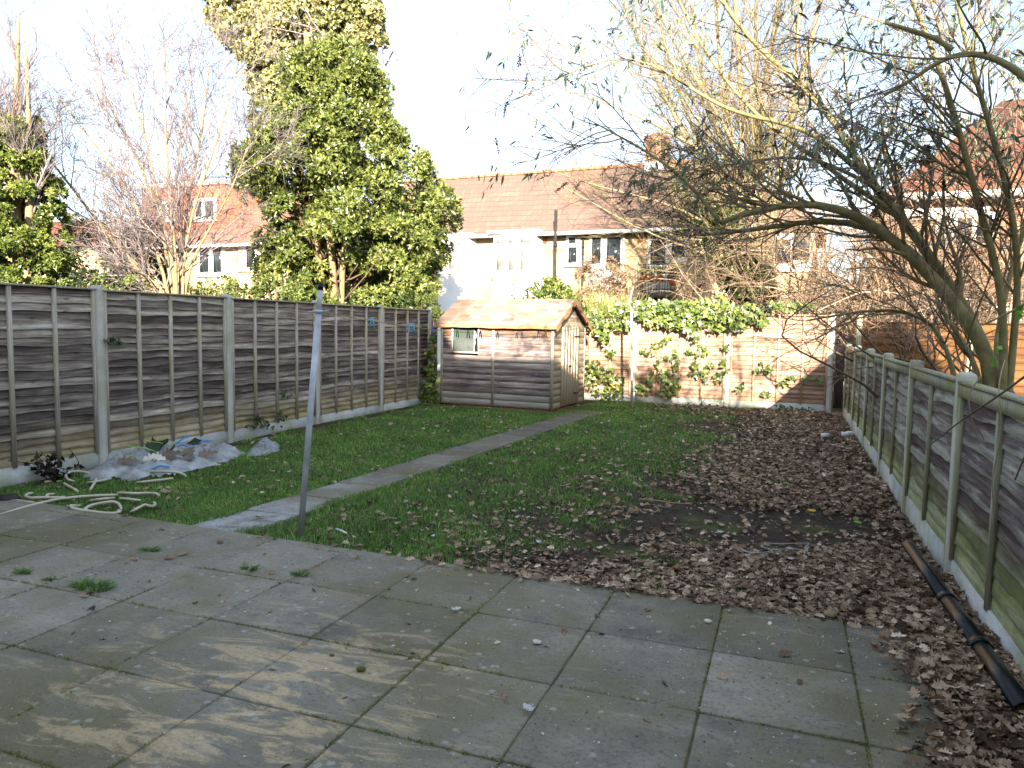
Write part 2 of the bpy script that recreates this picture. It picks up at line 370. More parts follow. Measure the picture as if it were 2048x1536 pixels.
# ================================================================== FENCES
def lap_panel(root, o, U, Nn, W, z0, z1, ns, mats, battens, seed, name='fence_panel', wav=.008, rail=.0, cap=.045, proud=.02, prof=.036):
    """overlapping waney boards between two posts; U along, Nn outward"""
    rs = np.random.default_rng(seed); U = np.asarray(U, float); Nn = np.asarray(Nn, float); o = np.asarray(o, float); Z = np.array([0, 0, 1.])
    mb = MB(); nu = 26; u = np.linspace(0, W, nu); ex = (z1-z0)/ns; ph = rs.random()*9
    lo = z0
    for i in range(ns):
        wv = wav*(np.sin(u*rs.uniform(2, 5)+rs.random()*6)+.6*np.sin(u*rs.uniform(6, 13)+rs.random()*6)) if i else 0*u
        sag = rs.uniform(-.006, .006)*u/W
        zb = z0+ex*i+wv+sag; zt = z0+ex*(i+1)+.022
        of = prof*rs.uniform(.8, 1.15)+.004*np.sin(u*rs.uniform(3, 9)+rs.random()*6)
        zt = np.minimum(zt, z1)*np.ones(nu)
        rows = [(zb, .0*of+.004), (zb, of), (zb*.6+zt*.4, of*.80+.002*rs.random()), (zt, of*.45)]
        V = np.stack([o+np.outer(u, U)+np.outer(w_, Nn)+np.outer(z_, Z) for z_, w_ in rows]).reshape(-1, 3)
        a = np.arange(3)[:, None]*nu+np.arange(nu-1)[None]
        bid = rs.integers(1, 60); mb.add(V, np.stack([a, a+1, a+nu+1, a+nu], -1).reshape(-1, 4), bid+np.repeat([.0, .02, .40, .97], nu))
    pl = mb.build(name, mats[0], root)
    # back sheet edge frame + battens as sub-parts
    Mx = np.array([U, Nn, Z])
    for bi, (bu, bw) in enumerate(battens):
        b = MB(); tw = rs.uniform(-.006, .006)
        b.box((bu-bw/2, .012, z0-.01), (bu+bw/2, prof+proud, z1-.012), Mx, o, rs.random())
        ob = b.build('batten', mats[1], pl)
    c = MB(); c.box((-.01, -.012, z1-.006), (W+.01, prof+proud+.012, z1+.012), Mx, o)
    if rail: c.box((.0, prof+.001, z1-rail), (W, prof+proud+.006, z1-.0135), Mx, o)
    c.build('top_rail', mats[1], pl)
    return pl
def conc_post(root, x, y, h, mat, s=.10, zb=-.2, U=(0, 1, 0), top=.05):
    mb = MB(); a = s/2; v = []
    for z, q in ((zb, a), (h-top, a), (h-top*.4, a*.86), (h, a*.5)):
        v += [(-q, -q, z), (q, -q, z), (q, q, z), (-q, q, z)]
    v = np.array(v)+[x, y, 0]; f = [(i*4+j, i*4+(j+1) % 4, (i+1)*4+(j+1) % 4, (i+1)*4+j) for i in range(3) for j in range(4)]+[(12, 13, 14, 15)]
    mb.add(v, np.array(f)); return mb.build('post', mat, root)
def gboard(root, a, b, z0, z1, th, mat):
    a = np.asarray(a, float); b = np.asarray(b, float); d = unit(b-a); n = np.array([-d[1], d[0], 0])
    mb = MB(); mb.prism(np.array([n*-th/2+[0, 0, z0], n*th/2+[0, 0, z0], n*th/2+[0, 0, z1], n*-th/2+[0, 0, z1]]), a, b)
    return mb.build('gravel_board', mat, root)
fl = empty('fence', (XL, 5.84, 0), 'tall dark weathered lap fence with concrete posts behind the hose and plastic sheet', 'fence')
SP = 1.936
for k in range(-2, 5): conc_post(fl, XL, 5.84+SP*k, 1.90-.008*k, M['concL'])
for k in range(-2, 4):
    y0 = 5.84+SP*k+.052; W = SP-.104
    lap_panel(fl, (XL-.01, y0+W, 0), (0, -1, 0), (1, 0, 0), W, .115-.012*k, 1.845-.008*k, 21, (M['fenceL'], M['battenL']), [(W*q, .04) for q in (.25, .5, .75)]+[(.018, .036), (W-.018, .036)], 40+k, wav=.009)
    gboard(fl, (XL+.012, y0, 0), (XL+.012, y0+W, 0), -.15, .113-.012*k, .045, M['board'])
fb = empty('fence', (-1.14, YB, 0), 'pale new lap fence across the back of the garden with ivy on it', 'fence')
for k in range(-3, 2): conc_post(fb, -1.14+1.925*k, YB, 1.87, M['concL'], U=(1, 0, 0))
for k in range(-3, 1):
    x0 = -1.14+1.925*k+.052; W = 1.925-.104
    lap_panel(fb, (x0, YB+.01, 0), (1, 0, 0), (0, -1, 0), W, .10, 1.83, 19, (M['fenceB'], M['battenB']), [(W*q, .04) for q in (.25, .5, .75)]+[(.018, .036), (W-.018, .036)], 70+k, wav=.006)
    gboard(fb, (x0, YB-.012, 0), (x0+W, YB-.012, 0), -.15, .098, .045, M['board'])
b = MB(); b.box((.86, YB-.16, .05), (1.02, YB-.12, 1.28)); b.build('infill_board', m_timber('infill_dark', '#2a211e', '#3a2e2a', '#4a3c35'), fb)
fr = empty('fence', (XR, 5.3, 0), 'low mossy green lap fence with wide boards beside the fallen leaves', 'fence')
SPR = 1.927
for k in range(-3, 6): conc_post(fr, XR+.02, 5.305+SPR*k, 1.30+.004*k, M['concR'], top=.03)
for k in range(-3, 5):
    y0 = 5.305+SPR*k+.052; W = SPR-.104
    lap_panel(fr, (XR+.02, y0, 0), (0, 1, 0), (-1, 0, 0), W, .13, 1.24+.004*k, 12, (M['fenceR'], M['battenR']), [(W*.5, .042), (.02, .04), (W-.02, .04)], 90+k, wav=.012, rail=.085, proud=.022, prof=.022)
    gboard(fr, (XR+.01, y0, 0), (XR+.01, y0+W, 0), -.2, .128, .05, M['board'])
fn = empty('fence', (3.2, YB+.4, 0), 'orange sunlit fence next door seen through the brush', 'fence')
for k in range(0, 4):
    x0 = 1.35+1.9*k
    lap_panel(fn, (x0, YB+.4, 0), (1, 0, 0), (0, -1, 0), 1.8, 0.0, 1.72, 12, (M['fenceN'], M['fenceN']), [(.9, .05), (.02, .04), (1.78, .04)], 120+k, wav=.005)
    b = MB(); b.box((x0-.1, YB+.36, -.2), (x0, YB+.46, 1.85)); b.build('post', M['battenR'], fn)

# ================================================================== SHED
SA = R_(-4.266); SU = np.array([math.cos(SA), math.sin(SA), 0]); SV = np.array([-math.sin(SA), math.cos(SA), 0]); SO = np.array([-6.37, 13.15, 0.])
SM = np.array([SU, SV, [0, 0, 1.]]); SW, SDp, SH, SRh = 2.336, 1.745, 1.56, 2.02
def sp(a, b, z): return SO+SU*a+SV*b+np.array([0, 0, z])
def m_shedwood(name, stops, axis, green, honey):
    t = NT(name); v = t.attr()
    rot = t.mapping((1, 1, 1), (0, 0, -SA)); sc = [16, 16, 16]; sc[axis] = 1.1
    off = t.n('ShaderNodeCombineXYZ'); t.l(t.math('MULTIPLY', v, 31.), off.inputs[0]); t.l(t.math('MULTIPLY', v, 47.), off.inputs[2])
    ad = t.n('ShaderNodeVectorMath'); ad.operation = 'ADD'; t.l(rot, ad.inputs[0]); t.l(off.outputs[0], ad.inputs[1])
    gv = t.mapping(tuple(sc), src=ad.outputs[0]); g = t.noise(1.4, 6, .62, gv, .5); big = t.noise(1.6, 5, .6, t.mapping((1, 1, 1.6)))
    f = t.math('ADD', t.math('MULTIPLY_ADD', g, .95, -.22), t.math('ADD', t.math('MULTIPLY', big, .42), t.math('MULTIPLY_ADD', v, .2, -.08)))
    c = t.ramp(f, stops)
    if honey:   # upper boards turn honey-coloured, the lowest ones pale grey
        k = t.band(t.math('ADD', t.xyz()[2], t.math('MULTIPLY', big, .5)), 1.5, 1.85); c = t.mix(t.math('MULTIPLY', k, .85), c, t.ramp(g, [(.3, '#8a5228'), (.7, '#b97a42')]))
        k = t.math('SUBTRACT', 1., t.band(t.math('ADD', t.xyz()[2], t.math('MULTIPLY', g, .15)), .28, .42)); c = t.mix(t.math('MULTIPLY', k, .7), c, t.ramp(g, [(.3, '#8d877a'), (.7, '#b3ada0')]))
    kn = t.n('ShaderNodeTexVoronoi'); t.l(t.mapping((3.6, 3.6, 9)), kn.inputs['Vector']); kn.inputs['Scale'].default_value = 1
    c = t.mix(t.math('MULTIPLY', t.math('SUBTRACT', 1., t.band(kn.outputs['Distance'], .05, .14)), .75), c, '#c4ab90')
    if green: c = t.mix(t.math('MULTIPLY', t.math('SUBTRACT', 1., t.band(t.xyz()[2], .1, .9)), .4), c, green)
    return t.done(c, .85, g, .4, .005, .2)
M['shedF'] = m_shedwood('shed_boards', [(.24, '#403637'), (.42, '#736765'), (.56, '#a3958a'), (.75, '#c3b6a8')], 0, None, True)
M['shedS'] = m_shedwood('shed_side_boards', [(.2, '#6e6150'), (.5, '#978973'), (.75, '#b0a38b')], 1, '#857f5c', False)
M['shedT'] = m_timber('shed_trim', '#8f8375', '#ab9e8d', '#c3b6a3')
M['door'] = m_timber('shed_door_boards', '#94836c', '#b5a58c', '#cabca4')
sh = empty('garden_shed', SO+SU*SW/2+SV*SDp/2, 'small wooden shed with felt tile roof and one window in the corner', 'shed')
def clad(name, o, U, Nn, W, z0, z1f, nb, mat, holes=()):
    mb = MB(); nu = 2; ex = (z1f-z0)/nb; Z = np.array([0, 0, 1.])
    for i in range(nb):
        a, b_ = z0+ex*i, z0+ex*(i+1)
        segs = [(0, W)]
        for (h0, h1, hz0, hz1) in holes:
            if b_ > hz0+.005 and a < hz1-.005:
                segs = [(s0, min(s1, h0)) for s0, s1 in segs if s0 < h0]+[(max(s0, h1), s1) for s0, s1 in segs if s1 > h1]
        vr = random.random()
        for s0, s1 in segs:
            u = np.linspace(s0, s1, 10); w0 = .012+.0015*np.sin(u*5+i); n = 10
            rows = [(a, w0-.010), (a+.004, w0), (b_-.003, w0), (b_, w0-.010)]
            V = np.stack([o+np.outer(u, U)+np.outer(w_, Nn)+np.outer(np.full(n, z_), Z) for z_, w_ in rows]).reshape(-1, 3)
            q = np.arange(3)[:, None]*n+np.arange(n-1)[None]; mb.add(V, np.stack([q, q+1, q+n+1, q+n], -1).reshape(-1, 4), vr)
    return mb, mb.build(name, mat, sh) if name else None
WN = (.26, .80, 1.03, 1.50)          # window hole along the front
clad('wall', SO, SU, -SV, SW, 0, SH, 13, M['shedF'], [WN])
DR = (.42, 1.36)
clad('wall', sp(SW, 0, 0), SV, SU, SDp, 0, SH, 13, M['shedS'], [(DR[0], DR[1], 0.02, 1.43)])
mb = MB(); g0 = .0
for i in range(6):       # gable boards
    za = SH+(SRh-SH)*i/6; zb = SH+(SRh-SH)*(i+1)/6; fa = i/6; fb_ = (i+1)/6; h = SDp/2
    mb.poly([sp(SW+.008, h*fa, za), sp(SW+.008, SDp-h*fa, za), sp(SW+.002, SDp-h*fb_, zb), sp(SW+.002, h*fb_, zb)], random.random())
mb.build('gable', M['shedS'], sh)
mb = MB(); mb.poly([sp(0, 0, 0), sp(0, SDp, 0), sp(0, SDp, SH), sp(0, SDp/2, SRh), sp(0, 0, SH)]); mb.build('wall', M['shedS'], sh)
mb = MB(); mb.poly([sp(0, SDp, 0), sp(SW, SDp, 0), sp(SW, SDp, SH), sp(0, SDp, SH)]); mb.build('wall', M['shedS'], sh)
for nm, a0, b0, a1, b1, z0, z1 in (('corner_trim', -.014, -.026, .03, .0, -.0, SH), ('corner_trim', SW-.035, -.028, SW+.028, .0, 0, SH), ('centre_trim', 1.10, -.026, 1.15, .0, 0, SH-.01), ('corner_trim', SW-.0, SDp-.03, SW+.02, SDp+.02, 0, SH)):
    b = MB(); b.box((a0, b0, z0), (a1, b1, z1), SM, SO); b.build(nm, M['shedT'], sh)
# window
t = NT('dusty_pane'); M['shedpane'] = t.done(t.ramp(t.noise(4, 4), [(.35, '#3c423f'), (.65, '#555b57')]), .7, spec=.2)
wf = MB(); x0, x1, z0, z1 = WN
for lo, hi in (((x0-.035, -.03, z0-.0), (x0, .0, z1)), ((x1, -.03, z0), (x1+.03, .0, z1)), ((x0-.035, -.035, z0-.035), (x1+.035, .0, z0-.001)), ((x0-.02, -.022, z1+.001), (x1+.02, .0, z1+.02))): wf.box(lo, hi, SM, SO)
wf = wf.build('window', M['shedT'], sh)
b = MB(); b.poly([sp(x0, .022, z0), sp(x1, .022, z0), sp(x1, .022, z1), sp(x0, .022, z1)]); b.build('backing', m_plain('shed_inside', '#15110f'), wf)
b = MB(); pts = [(x0+.005, z0), (x1-.085, z0), (x1-.09, z0+.1), (x1-.075, z0+.2), (x1-.03, z0+.3), (x1-.04, z0+.36), (x1-.1, z0+.42), (x0+.2, z1-.02), (x0+.005, z1-.004)]
b.poly([sp(a, .006, z) for a, z in pts]); b.build('pane', M['shedpane'], wf)
b = MB(); pts = [(x1-.095, z0), (x1-.075, z0+.02), (x1-.08, z0+.1), (x1-.055, z0+.17), (x1-.075, z0+.24), (x1-.03, z0+.28), (x1-.035, z0+.35), (x1-.09, z0+.42), (x1-.1, z0+.3), (x1-.09, z0+.15)]
b.poly([sp(a, .0, z) for a, z in pts]); b.build('torn_sheet', m_plain('torn_plastic', '#85827b', '#a5a29a'), wf)
# door
d = MB(); npk = 6; dz0, dz1 = .03, 1.53
for i in range(npk):
    a = DR[0]+(DR[1]-DR[0])*i/npk; c_ = DR[0]+(DR[1]-DR[0])*(i+1)/npk-.005
    d.box((SW+.012, a, dz0), (SW+.034, c_, dz1), SM, SO, random.random())
dr = d.build('door', M['door'], sh)
for z in (.22, 1.33):
    h = MB(); h.box((SW+.0345, DR[1]-.30, z), (SW+.04, DR[1]+.02, z+.03), SM, SO); h.build('hinge', m_plain('black_iron', '#1b1817', rough=.5), dr)
h = MB(); h.tubes([sp(SW+.035, .83, .78), sp(SW+.06, .83, .78)], .02, 10); h.box((SW+.036, .76, .765), (SW+.046, .90, .795), SM, SO); h.build('latch', m_plain('black_iron2', '#25201e', rough=.5), dr)
b = MB(); b.poly([sp(SW+.003, DR[0], .0), sp(SW+.003, DR[1], .0), sp(SW+.003, DR[1], 1.56), sp(SW+.003, DR[0], 1.56)]); b.build('door_backing', m_plain('shed_gap', '#171310'), sh)
# roof: mineral felt printed as tiles
t = NT('felt_tiles'); rv = t.mapping((1, 1, 1), (0, 0, -SA)); br = t.n('ShaderNodeTexBrick'); t.l(rv, br.inputs['Vector'])
br.inputs['Scale'].default_value = 1; br.inputs['Brick Width'].default_value = .22; br.inputs['Row Height'].default_value = .115; br.inputs['Mortar Size'].default_value = .004
br.inputs['Color1'].default_value = lin('#ab9684'); br.inputs['Color2'].default_value = lin('#6e584e'); br.inputs['Mortar'].default_value = lin('#8a6a52'); br.inputs['Bias'].default_value = -.1
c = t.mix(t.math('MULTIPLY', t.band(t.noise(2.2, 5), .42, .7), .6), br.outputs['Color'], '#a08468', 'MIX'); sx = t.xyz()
c = t.mix(t.math('MULTIPLY', t.math('SUBTRACT', 1., t.band(t.math('ADD', sx[0], t.math('MULTIPLY', t.noise(3, 4), .8)), -5.85, -5.2)), .6), c, '#4d3a2f')  # darker left end: a soft shadow put into the felt colour
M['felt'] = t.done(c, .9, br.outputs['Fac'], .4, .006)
M['feltedge'] = m_plain('felt_edge', '#97704c', '#ab8763', 5, .85)
ov, ev = .12, .10; es = (SRh-SH)/(SDp/2)
r_ = MB(); n = 18; aa = np.linspace(-ov, SW+ov, n)
for sgn in (0, 1):
    rows = []
    for bb, dz in ((-ev-.02, 0), (SDp*.25, .012), (SDp/2, .0)):
        b1 = bb if sgn == 0 else SDp-bb
        rows.append([sp(a, b1, SH+.05+es*bb+dz+.003*math.sin(a*4+bb*3)+(.004*math.sin(a*2.3) if bb < 0 else 0)) for a in aa])
    V = np.array(rows).reshape(-1, 3); q = np.arange(2)[:, None]*n+np.arange(n-1)[None]; q = np.stack([q, q+1, q+n+1, q+n], -1).reshape(-1, 4)
    r_.add(V, q if sgn == 0 else q[:, ::-1].copy())
    r_.add(V-[0, 0, .02], q)
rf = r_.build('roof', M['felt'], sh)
e = MB()       # felt folded over the eaves and down the verges
V0 = [sp(a, -ev-.02, SH+.05+es*(-ev-.02)+.003*math.sin(a*4-.3)+.004*math.sin(a*2.3)+.001) for a in aa]; V1 = [p+np.array([0, 0, -.058-.005*math.sin(i*1.7)])-SV*.012 for i, p in enumerate(V0)]
q = np.arange(n-1); e.add(np.array(V0+V1), np.stack([q, q+1, q+n+1, q+n], -1))
for a in (SW+ov, -ov):
    for sg in (0, 1):
        p0 = sp(a, -ev-.02 if sg == 0 else SDp+ev+.02, SH+.05+es*(-ev-.02)); p1 = sp(a, SDp/2, SRh+.06)
        k = np.linspace(0, 1, 8)[:, None]; T = p0+(p1-p0)*k+np.array([0, 0, .002]); wv = .012*np.sin(np.arange(8)*1.9+sg)[:, None]*SU*(1 if a > 0 else -1)
        Bm = T-np.array([0, 0, .12])+wv; q = np.arange(7); e.add(np.vstack([T, Bm]), np.stack([q, q+1, q+9, q+8], -1))
e.build('felt_edge', M['feltedge'], rf)
bargem = m_timber('barge_dark', '#3a2c26', '#54433a', '#6b594c')
for a in (SW+ov-.025, -ov+.005):
    b = MB()
    for sg in (0, 1):
        p0 = sp(a, -ev if sg == 0 else SDp+ev, SH-.03+es*(-ev)); p1 = sp(a, SDp/2, SRh-.02)
        b.prism(np.array([[0, 0, -.05], SU*.02+[0, 0, -.05], SU*.02+[0, 0, .04], [0, 0, .04]]), p0, p1+(SV*.02 if sg == 0 else -SV*.02))
    b.build('barge_board', bargem, rf)
t = NT('orange_brick'); bv = t.mapping((1, 1, 1), (R_(90), 0, 0)); br = t.n('ShaderNodeTexBrick'); t.l(t.mapping((1, 1, 1), (R_(-90), 0, -SA)), br.inputs['Vector']); br.inputs['Scale'].default_value = 1
br.inputs['Brick Width'].default_value = .225; br.inputs['Row Height'].default_value = .075; br.inputs['Mortar Size'].default_value = .008
br.inputs['Color1'].default_value = lin('#a2583a'); br.inputs['Color2'].default_value = lin('#8c4a35'); br.inputs['Mortar'].default_value = lin('#8a8074')
M['brick'] = t.done(br.outputs['Color'], .9, br.outputs['Fac'], .4, .006)
b = MB(); b.box((.02, .015, -.2), (SW-.02, SDp-.02, -.002), SM, SO); b.build('brick_base', M['brick'], sh)

# ================================================================== CLOTHES LINE
t = NT('galvanised'); M['galv'] = t.done(t.ramp(t.noise(9, 5), [(.3, '#a0a5aa'), (.7, '#c8ccd0')]), .42, t.noise(40, 3), .1, .002, .5, .12)
p0 = gnd(601, 1074, -.03); p0 = np.array([-3.31, 4.47, -.06]); p1 = np.array([-3.19, 4.57, 1.80])
pole = empty('clothes_pole', p0, 'leaning galvanised steel clothes pole with black cap at the patio edge', 'clothes pole')
b = MB(); b.tubes([p0, p0+(p1-p0)*.5, p0+(p1-p0)*.9], [.0225, .0225, .0222], 20); b.build('tube', M['galv'], pole, smooth=True)
b = MB(); b.tubes([p0+(p1-p0)*.899, p1], [.0195, .0195], 18); b.build('upper_tube', M['galv'], pole, smooth=True)
b = MB(); b.tubes([p1-(p1-p0)*.012, p1+(p1-p0)*.012], [.021, .021], 18); b.build('cap', m_plain('black_plastic', '#131416', rough=.4), pole, smooth=True)
cl = p0+(p1-p0)*.905; b = MB(); b.tubes([cl-CR*.075+[0, 0, -.005], cl+CR*.075+[0, 0, .005]], .006, 8); b.tubes([cl+[0, 0, -.012], cl+[0, 0, .012]], .03, 14); b.build('cleat', M['galv'], pole)
q0 = np.array([-2.83, 14.43, -.1])
q1 = atY(1263, 618, 14.43); q2 = atY(1258, 606, 14.43); q3 = atY(1267, 572, 14.40)
pol2 = empty('clothes_pole', q0, 'thin pale clothes pole standing before the ivy fence beyond the lawn', 'clothes pole')
b = MB(); b.tubes([q0, (q0+q1)/2, q1], [.026, .026, .024], 14); b.build('tube', m_conc('pale_pole', '#a9a69c', '#c9c5ba'), pol2, smooth=True)
b = MB(); b.tubes([q1, q2, q3], [.018, .016, .012], 10); b.build('bent_top', m_conc('pale_pole2', '#9c968a', '#b5ae9f'), pol2)
b = MB(); b.tubes([q1-[.1, 0, .05], q1+[.1, 0, -.05]], .008, 8); b.build('cleat', M['galv'], pol2)
la = cl+np.array([.0, .02, 0]); lb = q1+np.array([0, -.02, -.02]); tt = np.linspace(0, 1, 40)
def line_at(t): return la+(lb-la)*t-np.array([0, 0, 1.])*(.30*4*t*(1-t))
LP = np.array([line_at(x) for x in tt])
cordm = m_plain('cord', '#8d8a52', '#a59f66', 30)
b = MB(); b.tubes(LP, .0035, 6); 
b.tubes([cl+[.0, 0, 0], cl+[-.06, -.01, -.1], p0+(p1-p0)*.80], .003, 6); b.tubes([cl, cl-CR*.05+[0, 0, -.06], cl-CR*.03+[0, 0, -.16], p0+(p1-p0)*.82], .003, 6)
tag(b.build('clothes_line', cordm), 'yellowish clothes line strung from the leaning pole to the far pole', 'clothes line')
pegm = {n: m_plain('peg_'+n, c, rough=.45, spec=.5) for n, c in (('sky', '#5fb4d8'), ('blue', '#3558b8'), ('green', '#58b83c'), ('grey', '#7f97a8'), ('olive', '#8ea03a'))}
def proj(X):
    X = np.asarray(X)-CP; d = X@CF; return 1024+FPX*(X@CX)/d, 768-FPX*(X@CY)/d
ts = np.linspace(.01, .97, 600); pxs = np.array([proj(line_at(x))[0] for x in ts])
PEGS = [(743, 'sky', 'sky blue clothes peg on the line, nearest to the leaning pole'), (816, 'sky', 'left of two sky blue pegs set in a V before the fence'), (825, 'sky', 'right of two sky blue pegs set in a V before the fence'),
        (866, 'blue', 'blue clothes peg at the left tip of the shed roof'), (915, 'green', 'paler left peg of the green clothes pegs above the shed window'), (937, 'green', 'bright green clothes peg above the right edge of shed window'),
        (961, 'blue', 'deep blue clothes peg just right of the green pegs'), (995, 'grey', 'grey blue clothes peg above the centre trim of shed'), (1033, 'grey', 'left of the close grey peg pair under the shed eaves'), (1044, 'grey', 'right of the close grey peg pair under the shed eaves'),
        (1077, 'blue', 'deep blue clothes peg near the right corner of shed eaves'), (1091, 'olive', 'olive clothes peg at the right corner of shed eaves'), (1122, 'olive', 'yellowish green clothes peg before the shed door top')]
for i, (x, cn, lab) in enumerate(PEGS):
    P = line_at(ts[np.argmin(abs(pxs-x))]); b = MB(); rk = random.Random(i); tw = rk.uniform(-.6, .6)
    ux = CR*math.cos(tw)+np.array([0, 1, 0])*math.sin(tw)
    for s_ in (-1, 1):
        top = P+np.array([0, 0, .028])+ux*s_*.004; bot = P-np.array([0, 0, .055])+ux*s_*.014
        b.prism(np.array([ux*-.004+[0, -.005, 0], ux*.004+[0, -.005, 0], ux*.004+[0, .005, 0], ux*-.004+[0, .005, 0]]), bot, top)
    b.tubes([P+ux*-.012+[0, 0, .008], P+ux*.012+[0, 0, .008]], .006, 6)
    tag(b.build('clothes_peg', pegm[cn]), lab, 'clothes peg', 'pegs on the clothes line')

# ================================================================== HOUSES
def m_tiles(name, c1, c2, c3, rot, row=.30, wid=.2):
    t = NT(name); v = t.mapping((1, 1, 1), rot); br = t.n('ShaderNodeTexBrick'); t.l(v, br.inputs['Vector']); br.inputs['Scale'].default_value = 1
    br.inputs['Brick Width'].default_value = wid; br.inputs['Row Height'].default_value = row*.36; br.inputs['Mortar Size'].default_value = .005
    br.inputs['Color1'].default_value = lin(c1); br.inputs['Color2'].default_value = lin(c2); br.inputs['Mortar'].default_value = lin('#54403a')
    c = t.mix(t.math('MULTIPLY', t.band(t.noise(.8, 6, .6), .4, .65), .8), br.outputs['Color'], c3)
    return t.done(c, .85, br.outputs['Fac'], .5, .02)
t = NT('cream_render'); f = t.noise(.7, 6, .6); g = t.noise(2.2, 5, .6, t.mapping((1, 1, .3)))
c = t.ramp(t.math('ADD', t.math('MULTIPLY', f, .5), t.math('MULTIPLY', g, .5)), [(.36, '#967e5c'), (.5, '#b69d76'), (.64, '#cab793')]); M['render'] = t.done(c, .9, t.noise(40, 3), .3, .01)
M['white'] = m_plain('white_paint', '#e4e2dd', '#efeeea', 3, .45, .4, bs=.02)
t = NT('window_glass'); M['glass'] = t.done('#2a3034', .05, spec=.9)
M['black'] = m_plain('black_pipe', '#2a2725', '#37332f', 4, .55)
t = NT('brick_wall'); br = t.n('ShaderNodeTexBrick'); t.l(t.mapping((1, 1, 1), (R_(-90), 0, 0)), br.inputs['Vector']); br.inputs['Scale'].default_value = 1
br.inputs['Brick Width'].default_value = .225; br.inputs['Row Height'].default_value = .075; br.inputs['Mortar Size'].default_value = .01
br.inputs['Color1'].default_value = lin('#8f5a3e'); br.inputs['Color2'].default_value = lin('#a36c4c'); br.inputs['Mortar'].default_value = lin('#a8947c')
M['brickw'] = t.done(br.outputs['Color'], .9, br.outputs['Fac'], .3, .006)
HA = R_(-2.6); HU = np.array([math.cos(HA), math.sin(HA), 0]); HN = np.array([math.sin(HA), -math.cos(HA), 0]); HO = np.array([-12.6, 25.15, 0.])
HM = np.array([HU, -HN, [0, 0, 1.]])
def fac(x, y, off=0.):          # photo point -> (s, z) on the facade plane
    r = ray(x, y); t = ((HO-CP)@HN+off)/(r@HN); P = CP+r*t; return (P-HO)@HU, P[2]
def fp(s_, z, o=0.): return HO+HU*s_+HN*o+np.array([0, 0, z])
def window(root, x0, y0, x1, y1, panes, name='window', off=0., mat=None):
    """frame as proud surround with panes set back; photo rects measured on the facade"""
    (a0, zt), (a1, zb) = fac(x0, y0, off), fac(x1, y1, off); z0, z1 = min(zt, zb), max(zt, zb)
    f = MB(); f.box((a0, -off-.05, z0), (a1, -off-.003, z1), HM, HO); f.box((a0-.06, -off-.11, z0-.05), (a1+.06, -off-.003, z0-.002), HM, HO)
    fo = f.build(name, mat or M['white'], root)
    for (p0, q0, p1, q1) in panes:
        (b0, t0), (b1, t1) = fac(p0, q0, off), fac(p1, q1, off); zz0, zz1 = min(t0, t1), max(t0, t1)
        g = MB(); g.box((b0, -off-.056, zz0), (b1, -off-.049, zz1), HM, HO); g.build('pane', M['glass'], fo)
        e = .035; fr_ = MB()
        for lo, hi in (((b0-e, -off-.072, zz0-e), (b0, -off-.0505, zz1+e)), ((b1, -off-.072, zz0-e), (b1+e, -off-.0505, zz1+e)), ((b0, -off-.072, zz1), (b1, -off-.0505, zz1+e)), ((b0, -off-.072, zz0-e), (b1, -off-.0505, zz0))): fr_.box(lo, hi, HM, HO)
        fr_.build('frame', M['white'], fo)
    return fo
EV, RG, RD = 4.82, 7.65, 3.6
h1 = empty('terrace_house', HO+HU*6, 'cream rendered house with long brown tiled roof and balcony behind the shed', 'house')
sL, sR = -3.2, 13.2
b = MB(); b.box((sL, 0, -.3), (sR, 7, EV-.12), HM, HO); b.build('wall', M['render'], h1)
r_ = MB(); rs0, rs1 = sL+.0, sR-3.4
def rp(s_, y, z): return HO+HU*s_-HN*y+np.array([0, 0, z])
F0, F1, K0, K1 = rp(sL-.2, -.35, EV-.06), rp(sR+.3, -.35, EV-.06), rp(sL-.2, 7.3, EV-.06), rp(sR+.3, 7.3, EV-.06); G0, G1 = rp(rs0-.2, RD, RG), rp(rs1, RD, RG)
r_.poly([F0, F1, G1, G0]); r_.poly([F1, K1, G1]); r_.poly([K1, K0, G0, G1]); r_.poly([F0, G0, K0]); 
rf1 = r_.build('roof', m_tiles('roof_tiles_brown', '#886a5b', '#7b5f53', '#6a5950', (R_(38), 0, -HA)), h1)
b = MB(); ss = np.linspace(0, 1, 46)
for i in range(45): 
    a_, c_ = G0+(G1-G0)*ss[i], G0+(G1-G0)*(ss[i+1]-.002); dz = .015*(random.random()-.5)
    b.prism([[0, -.12, -.02+dz], [0, .12, -.02+dz], [0, .07, .09+dz], [0, -.07, .09+dz]], a_, c_, random.random())
b.build('ridge_tiles', m_plain('ridge_clay', '#a0684c', '#b98a6c', 4, .85), rf1)
(ca, _), (cb, _) = fac(1296, 320, RD*-1), fac(1334, 320, RD*-1); _, ct = fac(1315, 276, RD*-1)
b = MB(); b.box((ca, RD-.45, RG-.6), (cb, RD+.45, ct-.1), HM, HO); b.box((ca-.05, RD-.5, ct-.25), (cb+.05, RD+.5, ct-.12), HM, HO); b.box((ca-.03, RD-.48, ct-.1), (cb+.03, RD+.48, ct), HM, HO)
ch = b.build('chimney', M['brickw'], rf1)
b = MB(); b.box((ca-.03, RD-.47, RG-.35), (cb+.03, RD-.453, RG+.02), HM, HO); b.build('flashing', M['white'], ch)
for q in (.3, .7):
    b = MB(); P = rp(ca+(cb-ca)*q, RD, ct); b.tubes([P, P+[0, 0, .1], P+[0, 0, .16]], [.11, .10, .12], 12); b.build('chimney_pot', m_plain('pot_clay', '#a8633f'), ch)
b = MB(); b.box((sL-.2, -.46, EV-.17), (sR+.2, -.352, EV-.06), HM, HO); b.build('gutter', M['white'], h1)
b = MB(); b.box((sL-.2, -.345, EV-.16), (sR+.2, -.002, EV-.122), HM, HO); b.build('soffit', M['black'], h1)
